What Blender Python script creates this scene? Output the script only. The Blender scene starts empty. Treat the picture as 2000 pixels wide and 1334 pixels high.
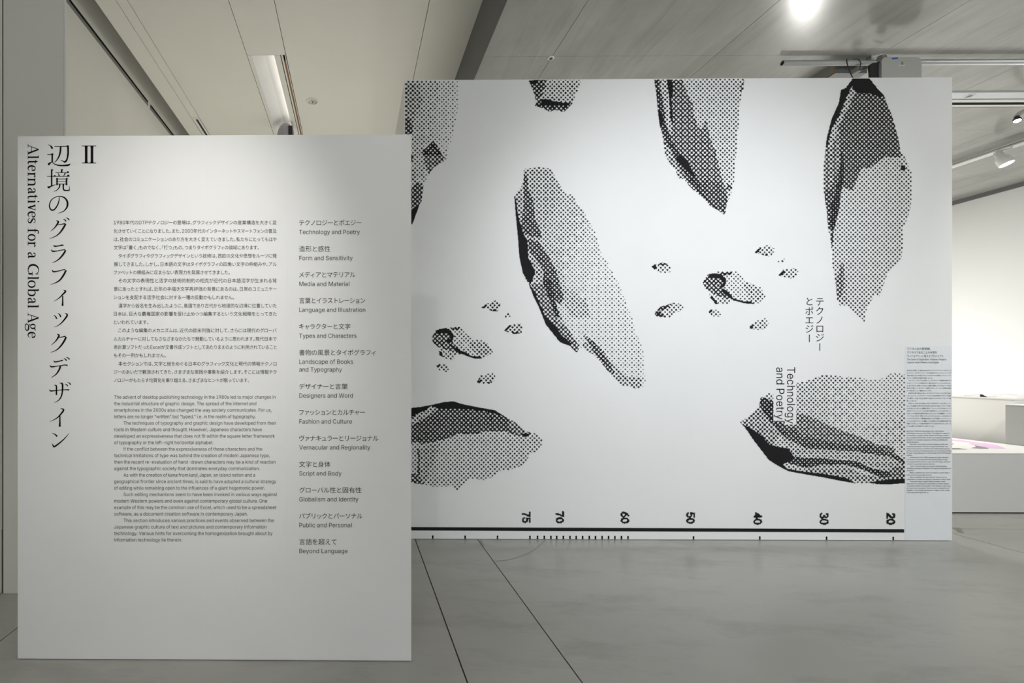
import bpy, bmesh, math, random
import numpy as np
from mathutils import Vector, Matrix

random.seed(7)
rng = np.random.RandomState(11)
S = bpy.context.scene
COL = S.collection

# ------------------------------------------------------------------ camera
FPX, CX, CY = 944.0, 680.5, 720.0          # focal length and principal point in the 2000x1334 frame
CAMZ = 1.35
YAW = math.atan(8.5 / FPX)
cam_d = bpy.data.cameras.new('camera')
cam = bpy.data.objects.new('camera', cam_d)
COL.objects.link(cam)
cam.location = (0, 0, CAMZ)
cam.rotation_euler = (math.radians(90), 0, YAW)
cam_d.sensor_width = 36.0
cam_d.lens = FPX / 2000.0 * 36.0
cam_d.shift_x = (1000 - CX) / 2000.0
cam_d.shift_y = (CY - 667) / 2000.0
cam_d.clip_start = 0.05
S.camera = cam

# ------------------------------------------------------------------ world, light, exposure
w = bpy.data.worlds.new('world'); S.world = w; w.use_nodes = True
w.node_tree.nodes['Background'].inputs[0].default_value = (0.8, 0.85, 0.9, 1)
w.node_tree.nodes['Background'].inputs[1].default_value = 0.15
S.view_settings.view_transform = 'Standard'
S.view_settings.look = 'None'
S.view_settings.exposure = 0.0
S.view_settings.gamma = 1.0
S.view_settings.use_curve_mapping = False

def light(kind, name, loc, target, energy, color, size=0.1, size_y=None, angle=60, blend=1.0):
    d = bpy.data.lights.new(name, kind)
    d.energy = energy; d.color = color
    if kind == 'AREA':
        d.shape = 'RECTANGLE'; d.size = size; d.size_y = size_y or size
    else:
        d.shadow_soft_size = size
    if kind == 'SPOT':
        d.spot_size = math.radians(angle); d.spot_blend = blend
    o = bpy.data.objects.new(name, d); COL.objects.link(o)
    o.location = loc
    o.rotation_euler = (Vector(target) - Vector(loc)).to_track_quat('-Z', 'Y').to_euler()
    return o

COOL = (0.925, 0.955, 1.0); NEUT = (1.0, 0.985, 0.95); WARM = (1.0, 0.96, 0.89)
# LIGHTS-BEGIN
# track spots on the text panel and on the mural wall
light('SPOT', 'panel_spot', (-0.30, -0.30, 4.35), (-0.66, 2.23, 1.68), 140, NEUT, 0.06, angle=25)
light('SPOT', 'panel_spot_mid', (-0.60, -0.30, 4.35), (-0.95, 2.23, 1.50), 260, NEUT, 0.06, angle=36)
light('SPOT', 'mural_spot', (2.3, -0.9, 4.35), (2.65, 3.83, 2.5), 230, COOL, 0.1, angle=46)
light('SPOT', 'mural_spot_low', (2.7, -0.9, 4.35), (2.72, 3.83, 1.45), 540, COOL, 0.1, angle=52)
light('SPOT', 'entry_wash', (-0.9, -2.3, 4.0), (1.9, 3.83, 1.2), 110, NEUT, 0.05, angle=70)
# hall lamp and display spots, with unseen added fills between them
light('AREA', 'right_hall_light', (8.0, 1.0, 4.5), (8.0, 1.0, 0), 105, NEUT, 3.0, 3.0)
light('AREA', 'back_fill_light', (6.0, 11.0, 4.5), (6.0, 11.0, 0), 500, NEUT, 3.0, 3.0)  # unseen fill, added for the overall level of the far hall
light('AREA', 'bounce_fill', (5.5, -3.6, 4.4), (5.5, -5.0, 1.6), 360, (0.955, 0.965, 1.0), 6.0, 0.3)  # added fill behind the camera, bounces off the front wall to the ceilings
light('SPOT', 'platform_spot', (5.6, 2.2, 4.45), (6.0, 5.2, 0.4), 300, NEUT, 0.08, angle=60)
light('SPOT', 'bench_spot', (4.9, 8.0, 4.45), (6.9, 6.6, 0.8), 620, WARM, 0.08, angle=60)
light('AREA', 'ceiling_fill', (-0.7, 7.2, 0.9), (-0.5, 7.3, 5.0), 47, WARM, 1.6, 1.6)  # added fill hidden behind the text panel, brightens the plaster ceiling
# low lamp standing in the far room, it throws the projector's shadow on the ceiling
light('POINT', 'far_low_lamp', (9.15, 9.83, 0.22), (0, 0, 0), 200, NEUT, 0.10)
# LIGHTS-END

# ------------------------------------------------------------------ rays
F = np.array([-math.sin(YAW), math.cos(YAW), 0.0]); R = np.array([math.cos(YAW), math.sin(YAW), 0.0])
U = np.array([0, 0, 1.0]); C0 = np.array([0, 0, CAMZ])
def ray(px, py):
    px = np.asarray(px, float)[..., None]; py = np.asarray(py, float)[..., None]
    return F * FPX + R * (px - CX) + U * (CY - py)
def on_y(px, py, Y):
    d = ray(px, py); return C0 + d * (Y / d[..., 1:2])
def on_z(px, py, Z):
    d = ray(px, py); return C0 + d * ((Z - CAMZ) / d[..., 2:3])
def on_x(px, py, X):
    d = ray(px, py); return C0 + d * (X / d[..., 0:1])

# ------------------------------------------------------------------ materials
def mat(name, col, rough=0.6, spec=0.4, metal=0.0, emit=None, estr=0.0):
    m = bpy.data.materials.new(name); m.use_nodes = True
    b = m.node_tree.nodes['Principled BSDF']
    b.inputs['Base Color'].default_value = (*col, 1)
    b.inputs['Roughness'].default_value = rough
    b.inputs['Specular IOR Level'].default_value = spec
    b.inputs['Metallic'].default_value = metal
    if emit:
        b.inputs['Emission Color'].default_value = (*emit, 1)
        b.inputs['Emission Strength'].default_value = estr
    return m

def noisy(name, c1, c2, scale, stretch=(1, 1, 1), rough=(0.5, 0.6), spec=0.4, detail=6, extra=None, bump=0.0, rot=0.0, soft=0.09):
    m = mat(name, c1, rough[0], spec); nt = m.node_tree; b = nt.nodes['Principled BSDF']
    tc = nt.nodes.new('ShaderNodeNewGeometry')
    mp = nt.nodes.new('ShaderNodeMapping'); mp.inputs['Scale'].default_value = stretch
    mp.inputs['Rotation'].default_value = (0, 0, rot)
    nt.links.new(tc.outputs['Position'], mp.inputs['Vector'])
    n = nt.nodes.new('ShaderNodeTexNoise'); n.inputs['Scale'].default_value = scale
    n.inputs['Detail'].default_value = detail; n.inputs['Roughness'].default_value = 0.6
    nt.links.new(mp.outputs[0], n.inputs['Vector'])
    r = nt.nodes.new('ShaderNodeValToRGB')
    r.color_ramp.elements[0].position = 0.3; r.color_ramp.elements[1].position = 0.72
    r.color_ramp.elements[0].color = (*c1, 1); r.color_ramp.elements[1].color = (*c2, 1)
    nt.links.new(n.outputs[0], r.inputs[0])
    out = r.outputs[0]
    if extra:                                   # sparse dark marks
        sc, st, th, dark = extra
        mp2 = nt.nodes.new('ShaderNodeMapping'); mp2.inputs['Scale'].default_value = st
        mp2.inputs['Rotation'].default_value = (0, 0, rot)
        nt.links.new(tc.outputs['Position'], mp2.inputs['Vector'])
        n2 = nt.nodes.new('ShaderNodeTexNoise'); n2.inputs['Scale'].default_value = sc
        n2.inputs['Detail'].default_value = 5; n2.inputs['Roughness'].default_value = 0.7
        nt.links.new(mp2.outputs[0], n2.inputs['Vector'])
        r2 = nt.nodes.new('ShaderNodeValToRGB')
        r2.color_ramp.elements[0].position = th; r2.color_ramp.elements[0].color = (1, 1, 1, 1)
        r2.color_ramp.elements[1].position = th + soft; r2.color_ramp.elements[1].color = (dark, dark, dark, 1)
        nt.links.new(n2.outputs[0], r2.inputs[0])
        mx = nt.nodes.new('ShaderNodeMix'); mx.data_type = 'RGBA'; mx.blend_type = 'MULTIPLY'
        mx.inputs[0].default_value = 1.0
        nt.links.new(out, mx.inputs[6]); nt.links.new(r2.outputs[0], mx.inputs[7])
        out = mx.outputs[2]
    nt.links.new(out, b.inputs['Base Color'])
    rr = nt.nodes.new('ShaderNodeMapRange')
    rr.inputs['To Min'].default_value = rough[0]; rr.inputs['To Max'].default_value = rough[1]
    nt.links.new(n.outputs[0], rr.inputs[0]); nt.links.new(rr.outputs[0], b.inputs['Roughness'])
    if bump:
        bp = nt.nodes.new('ShaderNodeBump'); bp.inputs['Strength'].default_value = bump
        bp.inputs['Distance'].default_value = 0.01
        nt.links.new(n.outputs[0], bp.inputs['Height']); nt.links.new(bp.outputs[0], b.inputs['Normal'])
    return m

M = {}
M['panel'] = noisy('painted_board', (0.80, 0.80, 0.795), (0.82, 0.82, 0.815), 3, rough=(0.5, 0.55), spec=0.3)
M['mural'] = noisy('mural_sheet', (0.79, 0.80, 0.80), (0.81, 0.82, 0.82), 3, rough=(0.42, 0.48), spec=0.35)
M['sheet'] = noisy('text_sheet', (0.74, 0.775, 0.80), (0.76, 0.79, 0.815), 3, rough=(0.42, 0.48), spec=0.35)
M['ink'] = mat('black_ink', (0.007, 0.0065, 0.007), 0.7, 0.08)
M['print_ink'] = mat('print_ink', (0.013, 0.0125, 0.014), 0.7, 0.12)
M['ceil'] = noisy('plaster_ceiling', (0.75, 0.745, 0.68), (0.78, 0.775, 0.71), 1.2, rough=(0.7, 0.75), spec=0.2)
M['wallw'] = noisy('white_wall', (0.74, 0.735, 0.68), (0.77, 0.765, 0.71), 1.5, rough=(0.6, 0.65), spec=0.25)
M['wallr'] = noisy('far_white_wall', (0.80, 0.81, 0.80), (0.82, 0.83, 0.82), 1.5, rough=(0.6, 0.65), spec=0.25)
M['dark'] = mat('dark_gap', (0.012, 0.011, 0.009), 0.8, 0.1)
M['step'] = noisy('dark_grey_step', (0.165, 0.166, 0.168), (0.185, 0.186, 0.187), 2, rough=(0.6, 0.7), spec=0.2)
M['floor'] = noisy('polished_concrete', (0.35, 0.345, 0.315), (0.40, 0.395, 0.365), 0.9, stretch=(0.8, 1.3, 1),
                   rough=(0.24, 0.28), spec=0.5, detail=4, extra=(1.6, (0.8, 2.2, 1), 0.50, 0.80), rot=0.35, soft=0.22)
M['conc'] = noisy('cast_concrete', (0.31, 0.31, 0.29), (0.44, 0.44, 0.42), 1.0, stretch=(1.5, 0.8, 1),
                  rough=(0.15, 0.19), spec=0.32, detail=5, extra=(1.4, (6.0, 0.5, 1), 0.50, 0.80), rot=0.12, soft=0.25)
M['white'] = mat('white_metal', (0.78, 0.78, 0.76), 0.4, 0.5)
M['alu'] = mat('brushed_aluminium', (0.62, 0.64, 0.65), 0.35, 0.5, 0.6)
M['black'] = mat('black_plastic', (0.015, 0.015, 0.017), 0.5, 0.4)
M['grey'] = mat('grey_paint', (0.16, 0.17, 0.18), 0.5, 0.4)
M['lgrey'] = mat('light_grey_plastic', (0.47, 0.47, 0.44), 0.5, 0.4)
M['wood'] = mat('raw_timber_edge', (0.32, 0.19, 0.09), 0.7, 0.2)
M['copper'] = mat('brown_track', (0.30, 0.12, 0.045), 0.5, 0.4)
M['blue'] = mat('blue_tape', (0.03, 0.12, 0.45), 0.6, 0.3)
M['lamp'] = mat('lit_lens', (1, 1, 1), 0.4, 0.3, 0, (1.0, 0.97, 0.9), 14)
M['plinth'] = mat('plinth_white', (0.80, 0.80, 0.775), 0.5, 0.3)
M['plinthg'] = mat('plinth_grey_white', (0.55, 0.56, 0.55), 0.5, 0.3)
M['plinthshade'] = mat('plinth_shade_grey', (0.40, 0.41, 0.395), 0.5, 0.3)  # shade on the plinth side is put into this darker base colour
M['pink'] = mat('pink_print', (0.72, 0.50, 0.72), 0.6, 0.3)
M['red'] = mat('red_print', (0.75, 0.25, 0.35), 0.6, 0.3)
M['gprint'] = mat('grey_print', (0.25, 0.25, 0.23), 0.6, 0.3)
M['paper'] = mat('white_paper', (0.85, 0.85, 0.83), 0.7, 0.2)
M['mauve'] = mat('mauve_grey_shell', (0.36, 0.34, 0.38), 0.4, 0.4)
M['glass'] = mat('clear_reflector', (0.85, 0.85, 0.83), 0.12, 0.8, 0.8)
M['smudge'] = mat('floor_patch', (0.25, 0.235, 0.19), 0.5, 0.3)

# ------------------------------------------------------------------ helpers
def tag(o, label=None, cat=None, group=None, kind=None):
    if label: o['label'] = label
    if cat: o['category'] = cat
    if group: o['group'] = group
    if kind: o['kind'] = kind
    return o
def empty(name, loc=(0, 0, 0)):
    o = bpy.data.objects.new(name, None); COL.objects.link(o); o.location = loc
    o.empty_display_size = 0.1; return o
def link(name, me, m, parent=None):
    o = bpy.data.objects.new(name, me); COL.objects.link(o)
    if m and not me.materials: me.materials.append(m)
    if parent:
        o.parent = parent
        o.matrix_parent_inverse = Matrix.Translation(-Vector(parent_world(parent)))
    return o
def parent_world(p):
    v = Vector(p.location)
    q = p
    while q.parent:
        q = q.parent; v = Vector(q.location) if v.length == 0 else v
    return v
def mesh_np(name, V, Fc, m, parent=None):
    me = bpy.data.meshes.new(name)
    me.from_pydata([tuple(map(float, v)) for v in V], [], [tuple(map(int, f)) for f in Fc]); me.update()
    return link(name, me, m, parent)
class B:
    def __init__(s): s.bm = bmesh.new()
    def box(s, x0, x1, y0, y1, z0, z1):
        v = [s.bm.verts.new((x, y, z)) for x in (x0, x1) for y in (y0, y1) for z in (z0, z1)]
        for f in ((0, 1, 3, 2), (4, 6, 7, 5), (0, 4, 5, 1), (2, 3, 7, 6), (0, 2, 6, 4), (1, 5, 7, 3)):
            s.bm.faces.new([v[i] for i in f])
        return s
    def cyl(s, p0, p1, r0, r1=None, n=24, caps=True):
        r1 = r0 if r1 is None else r1
        p0 = Vector(p0); p1 = Vector(p1); d = (p1 - p0).normalized()
        a = d.orthogonal().normalized(); b = d.cross(a)
        A = []; Bv = []
        for i in range(n):
            t = 2 * math.pi * i / n; q = a * math.cos(t) + b * math.sin(t)
            A.append(s.bm.verts.new(p0 + q * r0)); Bv.append(s.bm.verts.new(p1 + q * r1))
        for i in range(n):
            j = (i + 1) % n; s.bm.faces.new((A[i], A[j], Bv[j], Bv[i]))
        if caps:
            s.bm.faces.new(A[::-1]); s.bm.faces.new(Bv)
        return s
    def tube(s, pts, r, n=10):
        pts = [Vector(p) for p in pts]; rings = []
        for k, p in enumerate(pts):
            d = (pts[min(k + 1, len(pts) - 1)] - pts[max(k - 1, 0)]).normalized()
            a = d.cross(Vector((0.13, 0.9, 0.2))).normalized(); b = d.cross(a)
            rings.append([s.bm.verts.new(p + (a * math.cos(2 * math.pi * i / n) + b * math.sin(2 * math.pi * i / n)) * r) for i in range(n)])
        for A, Bv in zip(rings, rings[1:]):
            for i in range(n):
                j = (i + 1) % n; s.bm.faces.new((A[i], A[j], Bv[j], Bv[i]))
        s.bm.faces.new(rings[0][::-1]); s.bm.faces.new(rings[-1])
        return s
    def lathe(s, prof, base, axis, n=32):
        base = Vector(base); d = Vector(axis).normalized(); a = d.orthogonal().normalized(); b = d.cross(a)
        rings = []
        for r, h in prof:
            rings.append([s.bm.verts.new(base + d * h + (a * math.cos(2 * math.pi * i / n) + b * math.sin(2 * math.pi * i / n)) * r) for i in range(n)])
        for A, Bv in zip(rings, rings[1:]):
            for i in range(n):
                j = (i + 1) % n; s.bm.faces.new((A[i], A[j], Bv[j], Bv[i]))
        s.bm.faces.new(rings[0][::-1]); s.bm.faces.new(rings[-1])
        return s
    def poly(s, pts):
        s.bm.faces.new([s.bm.verts.new(p) for p in pts]); return s
    def prism(s, pts, off):
        off = Vector(off)
        a = [s.bm.verts.new(p) for p in pts]; b = [s.bm.verts.new(Vector(p) + off) for p in pts]
        s.bm.faces.new(a); s.bm.faces.new(b[::-1])
        for i in range(len(a)):
            j = (i + 1) % len(a); s.bm.faces.new((a[j], a[i], b[i], b[j]))
        return s
    def done(s, name, m, parent=None, bevel=0.0, smooth=False):
        bmesh.ops.recalc_face_normals(s.bm, faces=s.bm.faces[:])
        if bevel:
            bmesh.ops.bevel(s.bm, geom=s.bm.edges[:], offset=bevel, segments=2, affect='EDGES', profile=0.6)
        me = bpy.data.meshes.new(name); s.bm.to_mesh(me); s.bm.free()
        if smooth:
            for p in me.polygons: p.use_smooth = len(p.vertices) == 4
        return link(name, me, m, parent)
def struct(o): o['kind'] = 'structure'; return o

# ------------------------------------------------------------------ room shell
HW, HC = CAMZ + 3.84, CAMZ + 3.23            # plaster ceiling, concrete ceiling
XL, XR, YB, YF = -2.95, 11.6, 16.0, -5.0
XSTEP = 1.355
# floor: dark bed with concrete slabs, joints recessed
fl = struct(B().box(XL - 0.4, XR + 0.2, YF - 0.2, YB + 0.2, -0.08, -0.018).done('floor', M['dark']))
xs = [XL - 0.4, -1.748, 0.493, 0.986, 4.914, 8.9, XR + 0.2]
ys = [YF - 0.2, 4.12, 9.0, YB + 0.2]
g = 0.0035
for i in range(len(xs) - 1):
    for j in range(len(ys) - 1):
        B().box(xs[i] + g, xs[i + 1] - g, ys[j] + g, ys[j + 1] - g, -0.03, 0.0).done('slab', M['floor'], fl)
# plaster ceiling: dark backing, long boards with joints
cl = struct(B().box(-2.687, XSTEP, YF, YB, HW + 0.14, HW + 0.2).done('ceiling', M['dark']))
g = 0.0035
bounds = [(-2.687, -2.471, YF, YB), (-2.471, -2.349, YF, 7.38), (-2.349, -1.296, YF, YB), (-1.296, -0.819, YF, 5.91),
          (-0.819, 0.802, YF, YB), (0.802, XSTEP, YF, YB)]
for (x0, x1, y0, y1) in bounds:
    B().box(x0 + (g if x0 > -2.6 else 0), x1 - (g if x1 < 1.3 else 0), y0, y1 - (0.002 if y1 < YB else 0), HW, HW + 0.03).done('board', M['ceil'], cl)
# concrete ceiling: slabs with formwork joints
cc = struct(B().box(XSTEP, XR, YF, YB, HC + 0.03, HC + 0.2).done('ceiling', M['dark']))
sx = [XSTEP, 0.639 * 3.23] + [0.639 * 3.23 + 1.677 * k for k in range(1, 7)]
sx = [x for x in sx if x < XR - 0.2] + [XR]
sy = [YF, -3.0, -1.4, 0.2, 1.82, 3.42, 5.02, 6.62, 8.22, 9.8, 11.4, 13.0, 14.6, YB]
g = 0.0022
for i in range(len(sx) - 1):
    for j in range(len(sy) - 1):
        B().box(sx[i] + (g if i else 0), sx[i + 1] - g, sy[j] + g * 0.6, sy[j + 1] - g * 0.6, HC, HC + 0.04).done('slab', M['conc'], cc)
# vertical step between both ceilings
struct(B().box(XSTEP - 0.001, XSTEP + 0.06, YF, YB, HC + 0.001, HW + 0.14).done('trim_1', M['step']))
# walls
wl = struct(B().box(XL - 0.15, XL, YF, YB, 0, HW + 0.9).done('wall_left', M['wallw']))
struct(B().box(XL - 0.15, -2.687, YF, YB, HW + 0.9, HW + 1.0).done('trim_2', M['wallw']))
struct(B().box(-2.687, -2.667, YF, YB, HW + 0.03, HW + 0.9).done('trim_3', M['wallw']))
struct(B().box(XR, XR + 0.15, YF, YB, 0, HC + 0.2).done('wall_right', M['wallr']))
struct(B().box(XR - 0.03, XR + 0.001, 5.0, YB, HC - 0.075, HC + 0.001).done('trim_gap_shade', M['step']))  # dark strip painted in for the shade of the ceiling gap
struct(B().box(XL - 0.2, XR + 0.2, YB, YB + 0.15, 0, HW + 1.0).done('wall_back', M['wallw']))
struct(B().box(XL - 0.2, XR + 0.2, YF - 0.15, YF, 0, HW + 1.0).done('wall_front', M['wallr']))
# slot running along the left wall below the cove (two lengths with a bracket between)
zs0 = 0.7685
for (ya, yb) in ((0.5, 0), (0, 14.0)):
    pass
p_end = on_x(288.4, 199.0, XL + 0.004); p_st = on_x(293.6, 202.0, XL + 0.004)
for (ya, yb) in ((0.5, float(p_end[1])), (float(p_st[1]), 14.0)):
    s_ = empty('wall_slot', (XL, ya, CAMZ + 3.83))
    tag(s_, 'long dark slot high on the left wall, length %s the bracket' % ('in front of' if ya < 1 else 'beyond'), 'slot', 'dark slots along the left wall')
    B().box(XL, XL + 0.010, ya, yb, CAMZ + 3.775, CAMZ + 3.84).done('lip', M['gprint'], s_)
    B().box(XL, XL + 0.013, ya + 0.01, yb - 0.01, CAMZ + 3.812, CAMZ + 3.84).done('gap', M['dark'], s_)
# thin partition near the left edge of the view, with a second leaf left of it
Yp = 1.35 * 938.2 / (1159.8 - 720)
a = on_y(6.5, 1160, Yp); b = on_y(124, 1160, Yp)
wf = struct(B().box(a[0], b[0], Yp, Yp + 0.012, 0.002, HW + 0.02).done('wall_partition', M['wallw']))
struct(B().box(-2.95, a[0] - 0.008, Yp - 0.03, Yp - 0.005, 0.012, HW + 0.02).done('door_1', M['wallw']))
struct(B().box(a[0] - 0.01, a[0], Yp + 0.005, Yp + 0.03, 0.0, HW).done('trim_5', M['dark']))
struct(B().box(b[0] + 0.001, b[0] + 0.010, Yp + 0.002, Yp + 0.010, 0.002, HW + 0.02).done('trim_6', M['white']))

# ------------------------------------------------------------------ lettering engine
GL = {}
SANS = None
try:        # the sans face that ships inside Blender itself; without it Blender's default face is used
    import os
    SANS = bpy.data.fonts.load(os.path.join(bpy.utils.system_resource('DATAFILES'), 'fonts', 'Inter.woff2'))
except Exception:
    SANS = None
from mathutils.geometry import delaunay_2d_cdt
def outlines(strings):
    """outline points and directed edges of every string"""
    out = {}; obs = []
    for s in dict.fromkeys(strings):
        cu = bpy.data.curves.new('t', 'FONT'); cu.body = s; cu.size = 1.0
        if SANS and not any(ord(c) > 0x2E80 for c in s): cu.font = SANS
        cu.resolution_u = 3; cu.fill_mode = 'NONE'
        o = bpy.data.objects.new('t', cu); COL.objects.link(o); obs.append((s, o))
    dg = bpy.context.evaluated_depsgraph_get(); dg.update()
    for s, o in obs:
        me = bpy.data.meshes.new_from_object(o.evaluated_get(dg))
        n = len(me.vertices); V = np.empty(n * 3); me.vertices.foreach_get('co', V)
        E = np.empty(len(me.edges) * 2, int); me.edges.foreach_get('vertices', E)
        out[s] = (V.reshape(-1, 3)[:, :2].copy(), E.reshape(-1, 2)); bpy.data.meshes.remove(me)
    for s, o in obs:
        cu = o.data; bpy.data.objects.remove(o); bpy.data.curves.remove(cu)
    return out
def walk(V, E):
    """edges -> closed loops in one walking direction"""
    nb = {}
    for a_, b_ in E.tolist(): nb.setdefault(a_, []).append(b_); nb.setdefault(b_, []).append(a_)
    seen = set(); loops = []
    for st in sorted(nb):
        if st in seen: continue
        lp = [st]; seen.add(st); cur = st
        nxt = st + 1 if st + 1 in nb[st] else nb[st][0]
        while nxt is not None and nxt not in seen:
            lp.append(nxt); seen.add(nxt)
            c_ = [q for q in nb[nxt] if q not in seen]; nxt = c_[0] if c_ else None
        loops.append(lp)
    return loops
def fill(V, E):
    if len(V) < 3: return V, []
    loops = walk(V, E); P0 = []; P1 = []
    for lp in loops:
        P0 += lp; P1 += lp[1:] + lp[:1]
    r = delaunay_2d_cdt([Vector(v) for v in V.tolist()], list(zip(P0, P1)), [], 0, 1e-6)
    W = np.array([tuple(v) for v in r[0]]); T = np.array([f for f in r[2] if len(f) == 3])
    if not len(T): return V, []
    A = V[P0]; Bq = V[P1]; C = W[T].mean(1)
    x = C[:, 0:1]; y = C[:, 1:2]
    up = (A[:, 1] <= y) & (Bq[:, 1] > y); dn = (A[:, 1] > y) & (Bq[:, 1] <= y)
    with np.errstate(divide='ignore', invalid='ignore'):
        xi = A[:, 0] + (y - A[:, 1]) * (Bq[:, 0] - A[:, 0]) / (Bq[:, 1] - A[:, 1])
    wn = ((up & (xi > x)).astype(int) - (dn & (xi > x)).astype(int)).sum(1)
    return W, [tuple(t) for t in T[wn != 0].tolist()]
ADV = {}
def collect(strings):
    """every character once; latin strings are then set from their characters"""
    cj = []; lat = []; ch = set()
    for s in dict.fromkeys(strings):
        if not s: continue
        if is_cjk(s[0]): cj.append(s)
        else: lat.append(s); ch |= set(s.lstrip('\x01'))
    ch.discard(' '); ch = sorted(ch | {'H', 'b'})
    O = outlines([c for c in cj if len(c) == 1] + ch)
    for c, (V, E) in O.items(): GL[c] = fill(V, E)
    Wd = outlines(['国国'] + [c + 'H' for c in ch] + ['H H'])
    GL['国国'] = (Wd['国国'][0], [])
    Hx = np.sort(np.unique(np.round(O['H'][0][:, 0], 5))); st0, st1 = Hx[0], Hx[1]      # plain stems for I and l
    for c, top_ in (('I', O['H'][0][:, 1].max()), ('l', O['b'][0][:, 1].max())):
        GL[c] = (np.array([(st0, 0), (st1, 0), (st1, top_), (st0, top_)]), [(0, 1, 2, 3)]); ADV[c] = 2 * st0 + (st1 - st0)
    hm = O['H'][0][:, 0].max()
    for c in ch:
        if c not in 'Il': ADV[c] = Wd[c + 'H'][0][:, 0].max() - hm
    ADV[' '] = Wd['H H'][0][:, 0].max() - hm - ADV['H']
    for s in lat:
        it = s.startswith('\x01'); x = 0.0; P = []; Fc = []; n = 0
        body = s.lstrip('\x01')
        if len(body) == 1 and not it: continue
        for c in body:
            if c != ' ':
                V, f = GL[c]; V = V + [x, 0]
                if it: V[:, 0] += V[:, 1] * 0.2
                P.append(V); Fc += [tuple(i + n for i in q) for q in f]; n += len(V)
            x += ADV[c]
        GL[s] = (np.vstack(P), Fc)
def is_cjk(c): return ord(c) > 0x2E80
def segs(line):
    out = []; run = ''
    for c in line:
        if is_cjk(c):
            if run: out.append(run); run = ''
            out.append(c)
        else: run += c
    if run: out.append(run)
    return out
class Text:
    """lays lines out in photograph pixels and puts them on a vertical plane"""
    def __init__(s): s.V = []; s.F = []; s.n = 0
    def add(s, P, Fc):
        s.V.append(P); s.F += [tuple(i + s.n for i in f) for f in Fc]; s.n += len(P)
    def lay(s, line):
        x = 0.0; P = []; Fc = []; n = 0
        for t in segs(line):
            if t == '　': x += EM; continue
            V, f = GL[t]
            if is_cjk(t[0]):
                half = t in '、。「」'
                adv = EM * (0.5 if half else (0.93 if 0x3040 <= ord(t) <= 0x30FF else 1.0))
                off = -EM * (0.5 if t == '「' else 0) - EM * (0.035 if not half and adv < EM else 0)
                if t in 'ィァッャュョェォ': adv = EM * 0.84; off = -EM * 0.08
            else:
                kf = EM * 0.76 / CAP
                V = V * kf; off = 0.02 * EM; adv = V[:, 0].max() + 0.08 * EM
            P.append(V + [x + off, 0]); Fc += [tuple(i + n for i in q) for q in f]; n += len(V); x += adv
        return np.vstack(P), Fc
    def cjk(s, line, xl, xr, yc, em):
        """yc: centre of the full-width glyph box"""
        V, f = s.lay(line); k = em / EM
        lo, hi = V[:, 0].min(), V[:, 0].max()
        X = xl + (V[:, 0] - lo) * (xr - xl) / (hi - lo)
        Y = yc - (V[:, 1] - 0.38 * EM) * k
        s.add(np.c_[X, Y], f)
    def lat(s, line, xl, xr, yb, em):
        V, f = GL[line]; lo, hi = V[:, 0].min(), V[:, 0].max()
        X = xl + (V[:, 0] - lo) * (xr - xl) / (hi - lo)
        s.add(np.c_[X, yb - V[:, 1] * em * LK], f)
    def rot(s, line, xb, y0, y1, cap):
        """rotated a quarter turn clockwise: baseline at x = xb, reading down from y0 to y1"""
        V, f = GL[line]; lo, hi = V[:, 0].min(), V[:, 0].max()
        s.add(np.c_[xb + V[:, 1] * cap / CAP, y0 + (V[:, 0] - lo) * (y1 - y0) / (hi - lo)], f)
    def done(s, name, Y, m, parent):
        P = np.vstack(s.V); W = on_y(P[:, 0], P[:, 1], Y)
        return mesh_np(name, W, s.F, m, parent)

JP = ["1980年代のDTPテクノロジーの登場は、グラフィックデザインの産業構造を大きく変",
"化させていくことになりました。また、2000年代のインターネットやスマートフォンの普及",
"は、社会のコミュニケーションのあり方を大きく変えていきました。私たちにとってもはや",
"文字は「書く」ものでなく、「打つ」もの、つまりタイポグラフィの領域にあります。",
"　タイポグラフィやグラフィックデザインという技術は、西欧の文化や思想をルーツに発",
"展してきました。しかし、日本語の文字はタイポグラフィの四角い文字の枠組みや、アル",
"ファベットの横組みに収まらない表現力を発展させてきました。",
"　その文字の表現性と活字の技術的制約の相克が近代の日本語活字が生まれる背",
"景にあったとすれば、近年の手描き文字再評価の背景にあるのは、日常のコミュニケー",
"ションを支配する活字社会に対する一種の反動かもしれません。",
"　漢字から仮名を生み出したように、島国であり古代から地理的な辺境に位置していた",
"日本は、巨大な覇権国家の影響を受け止めつつ編集するという文化戦略をとってきた",
"といわれています。",
"　このような編集のメカニズムは、近代の欧米列強に対して、さらには現代のグローバ",
"ルカルチャーに対してもさなざまなかたちで発動しているように思われます。現代日本で",
"表計算ソフトだったExcelが文書作成ソフトとしてあたりまえのように利用されていること",
"もその一例かもしれません。",
"　本セクションでは、文字と絵をめぐる日本のグラフィック文化と現代の情報テクノロ",
"ジーのあいだで観測されてきた、さまざまな実践や事象を紹介します。そこには情報テク",
"ノロジーがもたらす均質化を乗り越える、さまざまなヒントが眠っています。"]
JPY = [434.5, 451.2, 467.3, 483.4, 499.6, 515.9, 532, 548, 564.4, 580.7, 597, 613, 629.2, 645.3, 661.8, 678, 694, 710.4, 726.5, 742.6]
JPR = {3: 505.7, 6: 448.9, 9: 457, 12: 289.6, 16: 323.8, 19: 486.5}
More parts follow.
